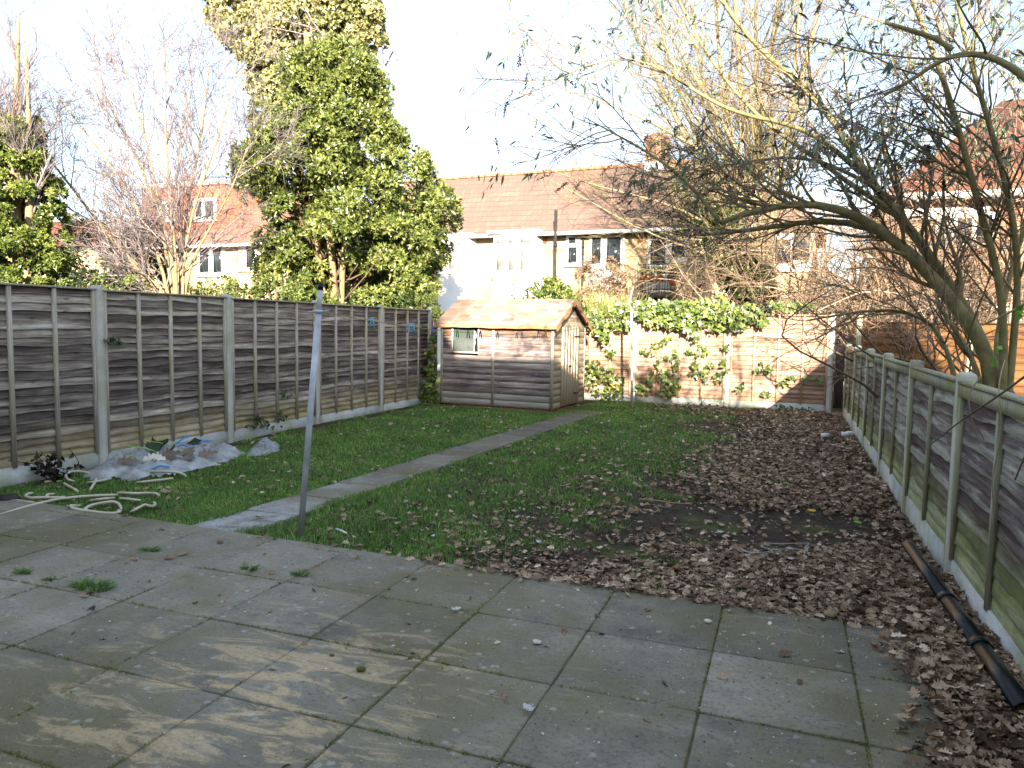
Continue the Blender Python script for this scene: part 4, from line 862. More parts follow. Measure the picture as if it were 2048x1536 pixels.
# --- tall bare tree with ivy, right of centre
TY = 19.0; tb = atY(1528, 600, TY); tb[2] = -.1
tt_ = empty('bare_tree', tb, 'tall bare tree with yellow lichened stems and dark ivy behind the back fence', 'tree')
def T2(*pp): return [tb+[random.uniform(-.15, .15), random.uniform(-.1, .1), 0]]+[atY(x, y, TY+dy) for x, y, dy in pp]
ls = [limb(T2((1510, 500, .4), (1470, 330, .7), (1440, 150, .9), (1430, 0, 1.), (1425, -160, 1.1)), .09, .03), limb(T2((1525, 480, .5), (1520, 330, .8), (1510, 150, 1.), (1512, 0, 1.1), (1515, -160, 1.2)), .09, .03), limb(T2((1535, 470, -.3), (1560, 330, -.4), (1590, 160, -.5), (1600, 0, -.5), (1610, -140, -.5)), .075, .025), limb(T2((1505, 500, .2), (1440, 380, .3), (1370, 230, .5), (1320, 60, .6), (1290, -100, .6)), .075, .02),
      limb(T2((1520, 480, 0), (1500, 330, 0), (1480, 180, 0), (1470, 0, 0), (1465, -200, 0)), .13, .035), limb(T2((1530, 470, .3), (1505, 300, .4), (1530, 150, .6), (1560, 0, .8), (1580, -160, 1)), .11, .03), limb(T2((1500, 500, 0), (1400, 330, -.3), (1330, 200, -.5), (1260, 40, -.8), (1200, -120, -1)), .085, .02),
      limb(T2((1510, 460, .2), (1450, 320, .3), (1400, 150, .5), (1380, 0, .6), (1370, -160, .6)), .09, .02), limb(T2((1530, 480, -.2), (1520, 380, -.3), (1420, 200, -.8), (1330, 60, -1.2), (1280, -60, -1.4)), .075, .02), limb(T2((1540, 480, 0), (1560, 320, .2), (1600, 170, .3), (1640, 20, .5), (1660, -120, .5)), .13, .03),
      limb(T2((1510, 520, -.3), (1430, 450, -.6), (1330, 400, -1.0), (1210, 380, -1.4), (1100, 340, -1.6)), .06, .012), limb(T2((1500, 540, -.3), (1400, 500, -.6), (1290, 470, -1.0), (1180, 400, -1.2), (1080, 350, -1.4)), .05, .01), limb(T2((1520, 420, -.3), (1440, 320, -.8), (1320, 250, -1.2), (1200, 200, -1.6), (1130, 180, -2)), .06, .012)]
B0 = merge(ls); b = MB(); b.tubes(B0.P, B0.r, 9); b.build('trunk', M['barklime'], tt_, smooth=True)
B1 = grow(B0, 230, 2.6, .4, .42, .35, .95, .10, .08, 8, .3, rmin=.009); B2 = grow(B1, 1500, 1.3, .5, .55, .4, 1.0, .05, .14, 6, rmin=.006); B3 = grow(B2, 8000, .65, .5, .65, .4, 1., .15, .18, 4, rmin=.0045)
b = MB(); b.tubes(B1.P, B1.r, 5); b.tubes(B2.P, B2.r, 3); b.tubes(B3.P, B3.r, 3); b.build('branches', M['twiglime'], tt_)
pc = np.vstack([env_points([(360, 1400, 1450), (420, 1400, 1470), (480, 1410, 1500), (540, 1440, 1535), (600, 1470, 1550)], TY-.2, 80, .8, .5), env_points([(370, 1375, 1420), (450, 1380, 1430), (520, 1370, 1420)], TY-.3, 8, .8, .5)])
b = MB(); o_ = unit((pc[:, :3]-pc[:, 3:])*[1, 1, .3]); rosettes(b, pc[:, :3], RNG.uniform(.2, .4, len(pc)), 34, 8, .11, IVY, .9, .0, o_, .3); b.build('ivy', M['ivydark'], tt_)
# --- near arching shrub over the right fence
DB = 7.1
bd = empty('arching_shrub', (1.62, 7.1, -.1), 'big half bare shrub with olive limbs arching over the right fence', 'shrub')
def Q(*pp): return [atY(x, y, Y) for x, y, Y in pp]
root = [np.array([1.68, 7.1, -.1])]
A0 = (1985, 710, 7.1); A1_ = (1945, 655, 7.05)
ls = [limb(root+Q(A0, A1_, (1895, 590, 7.0), (1830, 515, 6.9), (1740, 440, 6.8), (1640, 402, 6.6), (1560, 408, 6.5), (1490, 425, 6.4), (1440, 445, 6.3)), .125, .030, 22),
      limb(root+Q(A0, A1_, (1900, 600, 7.05), (1850, 520, 7.1), (1770, 460, 7.1), (1690, 438, 7.0), (1600, 443, 7.0), (1500, 462, 6.9), (1400, 470, 6.9)), .105, .020, 22),
      limb(root+Q(A0, (1950, 640, 7.1), (1890, 560, 7.2), (1820, 450, 7.3), (1750, 385, 7.3), (1700, 300, 7.2), (1660, 215, 7.1), (1590, 160, 7.0), (1530, 110, 6.9), (1470, 50, 6.8), (1430, -20, 6.7)), .10, .022, 24),
      limb(Q((1440, 445, 6.3), (1395, 385, 6.3), (1335, 330, 6.2), (1280, 295, 6.2), (1230, 268, 6.2), (1170, 235, 6.2)), .028, .006, 16),
      limb(Q((1720, 345, 7.2), (1650, 280, 6.9), (1580, 245, 6.7), (1480, 232, 6.5), (1400, 190, 6.4), (1330, 140, 6.3), (1265, 108, 6.2), (1180, 125, 6.1), (1110, 160, 6.1)), .036, .006, 20),
      limb(Q((1800, 430, 7.2), (1700, 370, 7.0), (1640, 320, 6.9), (1560, 270, 6.8), (1490, 210, 6.7), (1420, 120, 6.6), (1370, 30, 6.6), (1340, -40, 6.6)), .036, .010, 18),
      limb(Q((1790, 400, 7.2), (1690, 340, 7.0), (1600, 310, 6.9), (1500, 322, 6.8), (1400, 340, 6.8), (1330, 360, 6.8)), .030, .007, 16),
      limb(root+Q((2010, 690, 7.0), (2005, 560, 6.8), (1960, 430, 6.6), (1930, 300, 6.4), (1890, 160, 6.2), (1850, 60, 6.0), (1800, -60, 5.9)), .062, .02, 18),
      limb(root+Q((2030, 660, 7.0), (2040, 500, 6.7), (2010, 350, 6.5), (1970, 220, 6.3), (1930, 90, 6.1), (1905, -40, 6.0)), .055, .02, 18),
      limb(Q((2130, 240, 5.6), (2060, 160, 5.6), (2000, 118, 5.6), (1950, 104, 5.6), (1900, 108, 5.6), (1850, 140, 5.6), (1810, 170, 5.6), (1768, 190, 5.6)), .045, .015, 18),
      limb(Q((1905, 100, 5.6), (1870, 75, 5.6), (1820, 60, 5.6), (1770, 45, 5.6)), .026, .018, 10),
      limb(root+Q((1960, 700, 7.1), (1890, 660, 6.9), (1880, 570, 6.8), (1870, 600, 6.8)), .05, .02, 10),
      limb(Q((1870, 510, 6.9), (1890, 430, 6.9), (1885, 350, 6.9), (1893, 310, 6.9), (1850, 330, 6.9)), .022, .008, 12),
      limb(root+Q((1900, 720, 7.4), (1880, 640, 7.5), (1800, 610, 7.4), (1700, 625, 7.3), (1620, 640, 7.2)), .05, .012, 14),
      limb(root+Q((1990, 640, 7.5), (2060, 420, 7.7), (2120, 250, 7.7), (2100, 60, 7.6)), .05, .018, 14)]
def rs(l, k=22):
    P, r = l; t = np.linspace(0, len(P)-1, k); i = np.minimum(t.astype(int), len(P)-2); f = t-i
    return P[i]*(1-f)[:, None]+P[i+1]*f[:, None], r[i]*(1-f)+r[i+1]*f
B0 = merge([rs(l) for l in ls]); B0.r = B0.r*.66; b = MB(); b.tubes(B0.P, B0.r, 12); b.build('limbs', M['barkolive'], bd, smooth=True)
bi = -CX*.22
B1 = grow(B0, 190, 1.25, .45, .42, .35, 1.0, .14, .10, 9, .42, rmin=.006, bias=bi); B2 = grow(B1, 1150, .66, .5, .55, .4, 1.0, .05, .13, 7, rmin=.0036, droop=.10); B3 = grow(B2, 4300, .32, .5, .6, .4, 1.1, .05, .16, 5, rmin=.0018, droop=.15)
Bx = grow(B0, 50, .9, .4, .2, .5, 1.2, .0, .14, 7, .5, rmin=.004, droop=.15)
b = MB(); b.tubes(B1.P, B1.r, 6); b.build('branches', M['twigolive'], bd); b = MB(); b.tubes(B2.P, B2.r, 4); b.tubes(B3.P, B3.r, 3); b.tubes(Bx.P, Bx.r, 4); b.build('twigs', M['twigpurple'], bd)
def highonly(p, d, z=2.55):
    k = (p[:, 2] > z-.25*RNG.random(len(p))); return p[k], d[k]
p, d = tips(B3, 10500, .35); p, d = highonly(p, d, 2.85); kp_ = vnoise(p[:, 0]*1.0+p[:, 1], p[:, 2], 1.8, 3, 1) > .47; p, d = p[kp_], d[kp_]
e = unit(d*.5+.55*rdir(len(p))+np.array([0, 0, -.75])); s_ = RNG.uniform(.05, .115, len(p))
b = MB(); b.scatter(*LANCE, p, e, rdir(len(p)), s_, s_*.26, s_*.5); b.build('leaves', M['budd'], bd)
p, d = tips(B3, 260, .9); p, d = highonly(p, d); Sp = np.stack([p+unit(d+np.array([0, 0, -.5]))*t_+np.array([0, 0, -.25])*t_*t_*4 for t_ in np.linspace(0, .13, 9)], 1)
b = MB(); pp = Sp.reshape(-1, 3); pp = np.repeat(pp, 4, 0)+RNG.normal(size=(len(pp)*4, 3))*.006; b.scatter(*RHOMB, pp, rdir(len(pp)), rdir(len(pp)), .016, .012, .008); b.tubes(Sp, .002, 3); b.build('seed_heads', M['seed'], bd)
# pale stalks reaching over the near end of the right fence
ls = [limb(Q((2060, 600, 3.9), (2020, 625, 3.9), (1965, 650, 4.0)), .006, .004), limb(Q((2080, 730, 3.4), (2000, 790, 3.6), (1930, 835, 3.9), (1862, 888, 4.2)), .005, .003), limb(Q((1962, 752, 4.5), (1935, 790, 4.4), (1945, 850, 4.3), (1975, 878, 4.3), (1968, 880, 4.3)), .004, .002), limb(Q((2010, 720, 4.2), (1990, 780, 4.1), (2010, 840, 4.1), (1982, 960, 4.2), (1990, 1060, 4.3)), .003, .002), limb(Q((2100, 860, 3.2), (2050, 910, 3.3), (2030, 960, 3.4)), .005, .003)]
st = empty('trailing_stalks', atY(2010, 720, 4.2)*np.array([1, 1, 0])+[0, 0, 0], 'thin pale dry stalks trailing over the near end of right fence', 'plant')
for l in ls: b = MB(); b.tubes(*l, 6); b.build('stem', M['twigtan'], st)
p = np.array(Q((1990, 705, 4.3), (1985, 720, 4.3), (1996, 700, 4.3), (2030, 620, 3.9), (2040, 640, 3.9), (2035, 630, 3.9), (1988, 735, 4.3)))
b = MB(); b.scatter(*LEAF, p, rdir(7)+[0, 0, .4], unit(rdir(7)+[0, -1.5, .3]), .045, .03, .02); b.build('leaves', m_leaf('fresh_leaf', [(0, '#5c8f2c'), (1, '#86b440')], .4, .4, .3), st)
# --- tangled thicket beyond the corner
KY = 17.6; tb = np.array([2.2, KY, -.1]); th = empty('thicket', tb, 'tangle of bare tan stems and brambles past the back right corner', 'shrub')
ls = []
for i in range(140):
    x = RNG.uniform(1570, 2090); b0 = atY(x, 700, KY+RNG.uniform(-1.2, 2.4)); b0[2] = -.1; hx = x+RNG.normal()*130-30; hy = RNG.uniform(350, 620); m_ = (x+hx)/2+RNG.normal()*50
    ls.append(limb([b0, atY(m_, (700+hy)/2-20, b0[1]), atY(hx, hy, b0[1]-.5), atY(hx+RNG.normal()*90-40, hy+RNG.uniform(-20, 70), b0[1]-.9)], .03, .008, 12))
B0 = merge(ls); B1 = grow(B0, 1500, 1.2, .5, .5, .4, 1.2, .02, .16, 7, .2, rmin=.006, droop=.1); B2 = grow(B1, 7500, .65, .5, .6, .4, 1.2, 0, .2, 5, rmin=.004)
b = MB(); b.tubes(B0.P, B0.r, 6); b.tubes(B1.P, B1.r, 4); b.build('stems', M['twigtan'], th); b = MB(); b.tubes(B2.P, B2.r, 3); b.build('twigs', M['twigtan'], th)
p, d = tips(B2, 2200); b = MB(); b.scatter(*LEAF, p, unit(d+rdir(len(p))), rdir(len(p)), .06, .035, .02); b.build('leaves', M['twigolive'], th)
# brown scrub overhanging next-door fence (between the fences and the orange fence)
KZ = 14.2; sc = empty('scrub', (1.9, 12.5, -.1), 'brown leafless scrub crowding behind the far half of right fence', 'shrub')
ls = []
for i in range(26):
    y_ = RNG.uniform(8.6, 15.2); b0 = np.array([RNG.uniform(1.4, 2.6), y_, -.1]); ls.append(limb([b0, b0+[RNG.normal()*.2, RNG.normal()*.2, .9], b0+[RNG.normal()*.5-.2, RNG.normal()*.5, 1.6], b0+[RNG.normal()*.6-.4, RNG.normal()*.6-.1, 1.75+RNG.random()*.5]], .022, .006, 10))
B0 = merge(ls); B1 = grow(B0, 170, .7, .5, .5, .4, 1.2, .02, .16, 7, .35, rmin=.004, droop=.1); B2 = grow(B1, 700, .35, .5, .6, .4, 1.2, 0, .2, 5, rmin=.0025)
b = MB(); b.tubes(B0.P, B0.r, 6); b.build('stems', M['barkbrown'], sc); b = MB(); b.tubes(B1.P, B1.r, 4); b.tubes(B2.P, B2.r, 3); b.build('twigs', M['twigtan'], sc)

def shrub(name, env, Y, lab, n, rad, per, nl, size, tmpl, mat, asp=.5, up=.3, sq=.7, stem=True, cat='shrub'):
    env = np.array(env, float); c_ = atY((env[-1, 1]+env[-1, 2])/2, env[-1, 0], Y); c_[2] = -.1
    o = empty(name, c_, lab, cat); pc = env_points(env, Y, n, sq, .5); b = MB(); oo = unit((pc[:, :3]-pc[:, 3:])*[1, 1, .3]); rosettes(b, pc[:, :3], rad, per, nl, size, tmpl, asp, up, oo); b.build('foliage', mat, o)
    ls = [limb([c_, (c_+q[:3])/2+[0, 0, .1], q[:3]], .02, .006, 6) for q in pc[::max(1, n//7)]]; B = merge(ls); b = MB(); b.tubes(B.P, B.r, 5); b.build('stems', M['barkbrown'], o); return o
shrub('conifer', [(440, 175, 200), (480, 150, 235), (530, 130, 250), (600, 120, 262)], 15.5, 'dark conifer beside the ivy column behind the left fence', 46, .34, 26, 6, .12, RHOMB, M['conif'], .35)
shrub('conifer', [(425, 258, 275), (470, 238, 300), (530, 225, 320), (600, 220, 330)], 15.8, 'dark green conifer seen through stems of the bare tree', 46, .34, 26, 6, .12, RHOMB, M['conif'], .35)
shrub('shrub', [(540, 212, 240), (570, 195, 285), (605, 190, 300)], 10.8, 'small bright green bush at the foot of the bare tree', 16, .16, 18, 6, .06, LEAF, M['bush'])
shrub('shrub', [(556, 400, 430), (575, 372, 470), (612, 360, 500)], 13.4, 'light green rounded shrub over the second fence panel', 24, .2, 20, 7, .07, LEAF, M['bush'])
shrub('shrub', [(560, 480, 560), (585, 470, 640), (622, 470, 660)], 14.2, 'olive leafy shrub under the evergreen behind fence', 30, .22, 20, 7, .08, LEAF, M['bush'])
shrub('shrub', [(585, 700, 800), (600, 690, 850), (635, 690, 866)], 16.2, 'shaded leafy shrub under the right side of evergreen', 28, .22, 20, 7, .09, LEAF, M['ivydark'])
shrub('conifer', [(578, 850, 860), (600, 840, 872), (640, 832, 884)], 15.6, 'small feathery young conifer by the left tip of shed', 16, .12, 26, 7, .08, RHOMB, M['bush'], .2, .8)
shrub('bramble', [(566, 1090, 1125), (590, 1060, 1150), (630, 1040, 1165)], 17.0, 'leafy green bramble rising behind the shed ridge', 34, .25, 20, 6, .09, LEAF, M['ivy'])
shrub('shrub', [(520, 1190, 1225), (545, 1168, 1242), (600, 1165, 1248)], 21.5, 'brown dried shrub in front of the french window', 34, .3, 26, 6, .12, RHOMB, M['twigtan'], .2)
# reedy shrub
c_ = atY(1205, 640, 18.); c_[2] = -.1; o = empty('reedy_shrub', c_, 'upright green broom like shrub right of the shed ridge', 'shrub'); n = 900
P0 = c_+np.c_[RNG.normal(size=n)*.38, RNG.normal(size=n)*.3, RNG.uniform(.9, 1.6, n)]; D = unit(rdir(n)*.35+[0, 0, 1.]); hh = RNG.uniform(.5, 1.15, n)
P = np.stack([P0+D*(hh*t_)[:, None]+np.c_[D[:, :2]*(t_*t_*.4), np.zeros(n)] for t_ in np.linspace(0, 1, 5)], 1); b = MB(); b.tubes(P, np.linspace(.009, .003, 5)[None], 3); b.build('foliage', m_leaf('broom', [(0, '#4b5a26'), (.6, '#74803a'), (1, '#a79a5a')], .6, .3, .1), o)
b = MB(); B = merge([limb([c_, c_+[RNG.normal()*.2, RNG.normal()*.2, .7], c_+[RNG.normal()*.4, RNG.normal()*.3, 1.3]], .02, .01, 6) for _ in range(9)]); b.tubes(B.P, B.r, 5); b.build('stems', M['barkbrown'], o)
# dead flower stems behind shed
for i, (x, yt, lab) in enumerate([(1020, 556, 'tall dead flower stem with a drooping head behind the shed'), (985, 585, 'short leafy dead stem behind the shed roof, left of the tall one'), (1052, 575, 'thin dead stem behind the shed roof, right of the tall one')]):
    a_ = atY(x, 640, 16.6); a_[2] = -.1; o = empty('dead_flower_stem', a_, lab, 'plant', 'dead stems behind the shed'); tp = atY(x+6, yt, 16.5)
    B = merge([limb([a_, (a_+tp)/2+[.03, 0, 0], tp], .012, .006, 10)]); b = MB(); b.tubes(B.P, B.r, 6); b.build('stem', M['twigtan'], o)
    p, d = tips(B, 26, .55); b = MB(); b.scatter(*LEAF, p, unit(rdir(26)+[0, 0, -.3]), rdir(26), .11, .06, .05); b.build('leaves', M['bush'], o)
# pollarded little trunk before the cream wall
a_ = atY(1374, 640, 19.5); a_[2] = -.1; o = empty('pollarded_tree', a_, 'small pollarded tree with two stub arms before the cream wall', 'tree')
B = merge([limb([a_, atY(1375, 600, 19.5), atY(1375, 588, 19.5)], .09, .07, 8), limb([atY(1375, 592, 19.5), atY(1366, 575, 19.5), atY(1362, 556, 19.5)], .05, .025, 8), limb([atY(1375, 592, 19.5), atY(1390, 580, 19.4), atY(1408, 566, 19.4)], .05, .03, 8)]); b = MB(); b.tubes(B.P, B.r, 9); b.build('trunk', M['barkbrown'], o)
B1 = grow(B, 26, .8, .4, .3, .3, .9, .3, .12, 7, .5, rmin=.006); b = MB(); b.tubes(B1.P, B1.r, 4); b.build('branches', M['twigtan'], o)
p, d = tips(B1, 120, .3); b = MB(); b.scatter(*LEAF, p, rdir(len(p)), rdir(len(p)), .09, .06, .05); b.build('leaves', M['bush'], o)
# planters on the balcony
for x, y, lab, wd in ((1306, 545, 'long terracotta flower box of green plants hung on the balcony rail', .36), (1347, 552, 'round terracotta pot with dry plant on the balcony corner', .14)):
    s_, z = fac(x, y, 1.05); P = rp(s_, -1.06, z); o = empty('flower_box' if wd > .2 else 'flower_pot', P-[0, 0, .3], lab, 'planter')
    b = MB(); 
    if wd > .2: b.box((s_-wd, -1.2, z-.3), (s_+wd, -1.0, z-.12), HM, HO)
    else: b.tubes([P-[0, .1, .3], P-[0, .1, .1]], [.1, .15], 12)
    b.build('pot', m_plain('terracotta_pot', '#a05b3c', '#b56d4a', 5, .85), o)
    n = 240; C_ = P+np.c_[RNG.uniform(-wd, wd, n), RNG.uniform(-.2, .05, n), RNG.uniform(-.12, .12, n)]; b = MB(); b.scatter(*LEAF, C_, unit(rdir(n)+[0, 0, .5]), rdir(n), .12, .06, .04); b.build('plants', M['bush'] if wd > .2 else M['twigtan'], o)

# ================================================================== IVY ON THE BACK FENCE
def ivy_plant(name, blobs, Y, lab, size=.085, dens=1., mat='ivy', thick=.10, cat='ivy', stems=True):
    """leaf clumps hugging a fence: blobs are (px,py,rx,ry) measured on the photo at the fence plane"""
    cs = [atY(x, y, Y) for x, y, *_ in blobs]; c_ = np.mean(cs, 0); o = empty(name, [c_[0], Y, min(c[2] for c in cs)-.2], lab, cat); b = MB(); W_ = MB(); 
    for (x, y, rx, ry), c in zip(blobs, cs):
        sc_ = Y/FPX*1.02; n = int(max(10, rx*ry*.13*dens)); a = RNG.uniform(0, 6.283, n); q = np.sqrt(RNG.random(n))*(.8+.35*RNG.random(n))
        p = c+np.c_[np.cos(a)*q*rx*sc_, -RNG.random(n)*thick*(1.1-q*.6)-.03, np.sin(a)*q*ry*sc_]
        nor = unit(rdir(n)*.55+[.15, -1, .35]); e = unit(np.c_[RNG.normal(size=n)*.6, np.zeros(n)-.25, -RNG.random(n)-.2]); s_ = size*RNG.uniform(.6, 1.15, n)
        b.scatter(*IVY, p, e, nor, s_, s_, s_*.5, np.clip(RNG.normal(.5, .25, n), 0, 1))
        for _ in range(max(1, n//14)):
            s0 = p[RNG.integers(n)]; s1 = p[RNG.integers(n)]; P_, r_2 = limb([np.r_[s0[:1], Y-.035, s0[2:]], np.r_[(s0[:1]+s1[:1])/2+.02, Y-.04, (s0[2:]+s1[2:])/2-.03], np.r_[s1[:1], Y-.035, s1[2:]]], .004, .003, 8); W_.tubes(P_, r_2, 4)
    b.build('leaves', M[mat], o)
    if stems: W_.build('stems', M['barkbrown'], o)
    return o
FYb = YB-.06
top = [(1185, 640, 26, 22), (1222, 632, 28, 22), (1255, 622, 26, 20), (1290, 618, 28, 22), (1320, 630, 30, 26), (1352, 632, 28, 26), (1384, 640, 26, 24), (1405, 622, 30, 24), (1440, 620, 30, 26), (1468, 638, 28, 24), (1495, 624, 26, 20), (1520, 630, 16, 16), (1250, 650, 22, 12), (1205, 660, 16, 14), (1428, 652, 16, 10), (1380, 660, 12, 14), (1395, 672, 7, 9), (1560, 612, 26, 7), (1600, 612, 22, 7), (1345, 606, 60, 6), (1212, 676, 9, 12), (1528, 648, 7, 8)]
ivy_plant('ivy', top, FYb-.02, 'thick green ivy mass spilling over the top of the back fence', .10, 1.25, thick=.30)
ivy_plant('ivy', [(1184, 735, 17, 20), (1178, 762, 14, 18), (1196, 752, 12, 14)], FYb, 'tall ivy clump against the fence, touching the right wall of shed', thick=.2)
ivy_plant('ivy', [(1215, 745, 18, 20), (1235, 765, 16, 18), (1225, 788, 26, 9), (1205, 782, 22, 9)], FYb, 'broad low ivy clump left of the thin pale pole', thick=.2)
ivy_plant('ivy', [(1224, 702, 12, 13)], FYb, 'small round ivy clump high on the fence between shed and pale pole')
ivy_plant('ivy', [(1286, 776, 17, 12), (1300, 758, 16, 8)], FYb, 'low ivy clump just right of the pale pole', thick=.15)
ivy_plant('ivy', [(1322, 745, 18, 16), (1318, 728, 7, 10), (1342, 760, 16, 14), (1338, 782, 20, 14), (1352, 768, 10, 10)], FYb, 'largest ivy clump on the middle fence panel, reaching low', thick=.2)
ivy_plant('ivy', [(1352, 722, 7, 18), (1352, 705, 5, 7), (1338, 714, 9, 4)], FYb, 'narrow upright ivy strand above the largest clump')
ivy_plant('ivy', [(1298, 702, 16, 6), (1312, 688, 14, 7), (1332, 680, 10, 6)], FYb, 'thin ivy streak rising to the right of the pale pole')
ivy_plant('ivy', [(1396, 702, 22, 9), (1402, 694, 12, 6)], FYb, 'wide flat ivy clump alone under the ivy mass, left of the middle post')
ivy_plant('ivy', [(1398, 742, 16, 14), (1410, 758, 8, 8), (1392, 728, 7, 7), (1420, 730, 6, 4)], FYb, 'ragged ivy clump left of the bare stem by the middle post')
ivy_plant('ivy', [(1446, 738, 10, 11), (1438, 756, 9, 8), (1446, 724, 6, 6)], FYb-.03, 'ivy clump on the edge of the middle fence post')
ivy_plant('ivy', [(1456, 694, 9, 5)], FYb-.05, 'tiny ivy sprig across the middle fence post')
ivy_plant('ivy', [(1524, 736, 13, 10), (1538, 740, 6, 5)], FYb, 'neat ivy clump alone at the centre of the right fence panel')
ivy_plant('ivy', [(1482, 776, 8, 10)], FYb, 'small low ivy clump just right of the middle post')
ivy_plant('ivy', [(1535, 784, 10, 9)], FYb, 'small low ivy clump at the bottom of right fence panel')
ivy_plant('ivy', [(1568, 764, 14, 6), (1584, 754, 10, 6)], FYb, 'slanting ivy clump by the edge of the shade on the fence')
ivy_plant('ivy', [(1632, 758, 13, 6), (1610, 756, 6, 4)], FYb, 'shaded ivy clump next to the right end post')
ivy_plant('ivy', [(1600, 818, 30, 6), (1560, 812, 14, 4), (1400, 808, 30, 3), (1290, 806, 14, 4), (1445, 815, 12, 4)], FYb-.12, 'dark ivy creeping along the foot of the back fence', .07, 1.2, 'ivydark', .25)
# bare stem at the middle of the fence
B = merge([limb([atY(1405, 818, 15.5), atY(1402, 790, 15.5), atY(1400, 760, 15.55)], .012, .006, 8), limb([atY(1404, 800, 15.5), atY(1390, 780, 15.5), atY(1380, 765, 15.5)], .006, .003, 8), limb([atY(1404, 806, 15.5), atY(1418, 790, 15.5), atY(1430, 782, 15.5)], .006, .003, 8)])
b = MB(); b.tubes(B.P, B.r, 6); tag(b.build('bare_sapling', M['barkbrown']), 'bare forked sapling at the foot of the middle fence panel', 'sapling')
# ivy in the gap by the shed and sprigs on the left fence
ivy_plant('ivy', [(870, 690, 7, 30), (869, 740, 8, 30), (868, 780, 10, 18), (848, 790, 14, 12), (858, 765, 12, 14), (880, 798, 10, 12), (862, 735, 8, 8), (862, 708, 6, 4)], 13.35, 'dark ivy climbing in the gap between left fence and shed', .085, 3.0, 'ivy', .25)
def atX(x, y, X):
    r = ray(x, y); return CP+r*(X/r[0])
for blobs, lab in (([(222, 679, 10, 6), (238, 684, 8, 4)], 'green ivy sprig poking through the fence beside the first post'), ([(570, 787, 9, 8)], 'small ivy sprig poking through low boards of third fence panel'), ([(520, 838, 14, 10), (530, 852, 30, 4), (562, 830, 8, 10)], 'straggly ivy along the gravel board of third fence panel')):
    o = empty('ivy_sprig', atX(blobs[0][0], blobs[0][1], XL+.07), lab, 'ivy'); b = MB()
    for x, y, rx, ry in blobs:
        n = int(rx*ry*.22)+4
        p = np.array([atX(x+RNG.normal()*rx*.5, y+RNG.normal()*ry*.5, XL+.06+.06*RNG.random()) for _ in range(n)]); s_ = RNG.uniform(.035, .06, n)
        b.scatter(*IVY, p, unit(rdir(n)+[.3, -.3, -.5]), unit(rdir(n)*.5+[1, -.3, .4]), s_, s_, s_*.5)
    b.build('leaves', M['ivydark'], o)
o = empty('dead_weed', gnd(110, 962, -.05), 'dark withered weed against the gravel board near hose', 'weed'); c_ = gnd(112, 962, -.05)
B = merge([limb([c_+[RNG.normal()*.05, RNG.normal()*.08, 0], c_+[RNG.normal()*.1, RNG.normal()*.12, .12], c_+[RNG.normal()*.12, RNG.normal()*.16, RNG.uniform(.1, .34)]], .006, .003, 7) for _ in range(14)])
b = MB(); b.tubes(B.P, B.r, 5); b.build('stems', M['seed'], o); p, d = tips(B, 90, .3); b = MB(); b.scatter(*LEAF, p, unit(rdir(90)+[0, 0, -.4]), rdir(90), .07, .05, .04); b.build('leaves', m_leaf('withered', [(0, '#24201c'), (.6, '#3a342a'), (1, '#5a5133')], .8, .2, .1), o)

# ================================================================== LAWN, LEAVES, LITTER
def on_path(x, y): return (x > path_l(y)+.035*np.sin(y*7)+.02) & (x < path_l(y)+PWd-.03+.04*np.sin(y*5.3+1)) & (y < 13.0)
def shed_in(x, y):
    q = (np.stack([x, y], -1)-SO[:2]); a = q@SU[:2]; b_ = q@SV[:2]; return (a > -.05) & (a < SW+.08) & (b_ > -.06)
def lawn_density(x, y):
    n1 = vnoise(x, y, .8, 4, 0); n2 = vnoise(x, y, 2.6, 3, 3)
    edge = -.95+.35*np.sin(y*.9)-.25*np.clip((8-y)/4, -1, 1)           # grass gives way to leaves to the right of this
    right = np.clip((edge+1.15*(n1-.5)*2+.5*(n2-.5)-x)/.9, 0, 1)
    left = (x < path_l(y)+.3)
    d = np.where(left, .75+.7*(n2-.3), right*(.35+1.1*(n2-.22)))
    tuft = (x > -1.9)*(1-1/(1+np.exp((((x+.05)/.92)**2+((y-6.2)/.78)**2-1.1)*7)))*np.clip((n2-.56)*6, 0, 1)*np.clip((.35-x)/.6, 0, 1)*.7
    return np.clip(np.maximum(d, tuft*(vnoise(x, y, 1.1, 2, 5) > .42)), 0, 1.2)
n = 330000
x = RNG.uniform(XL+.1, XR-.05, n); u_ = RNG.random(n); y = 4.28*(15.5/4.28)**(u_**1.12)
k = (y > pedge(x)+.01) & ~on_path(x, y) & ~shed_in(x, y) & (RNG.random(n) < lawn_density(x, y)); k &= ~((x < XL+.35) & (vnoise(x, y, 3, 2, 4) < .5))
x, y = x[k], y[k]; n = len(x); big = vnoise(x, y, 1.7, 3, 3); hh = (.028+.05*big**1.3*RNG.uniform(.6, 1.3, n)); wd = (.0022+.0007*y/3)*RNG.uniform(.8, 1.3, n)
edgeb = np.clip(1-np.abs(x-path_l(y)-PWd*.5)/.55, 0, 1); hh *= 1+.35*edgeb
az = RNG.uniform(0, 6.283, n); ln = RNG.uniform(.15, .9, n); dx, dy = np.cos(az), np.sin(az); cx, cy_ = -dy, dx; z = gz(x, y)
V = np.zeros((n, 5, 3))
for j, (t_, w_) in enumerate([(0, 1), (0, -1), (.55, .75), (.55, -.75), (1, 0)]):
    V[:, j, 0] = x+dx*hh*ln*t_**2+cx*wd*w_; V[:, j, 1] = y+dy*hh*ln*t_**2+cy_*wd*w_; V[:, j, 2] = z+hh*t_*(1-.25*ln*t_)
b = MB(); o5 = (np.arange(n)*5)[:, None]; gv_ = np.clip(.30+.5*(vnoise(x, y, 2.2, 3, 1)-.5)+.22*RNG.normal(size=n), 0, 1)
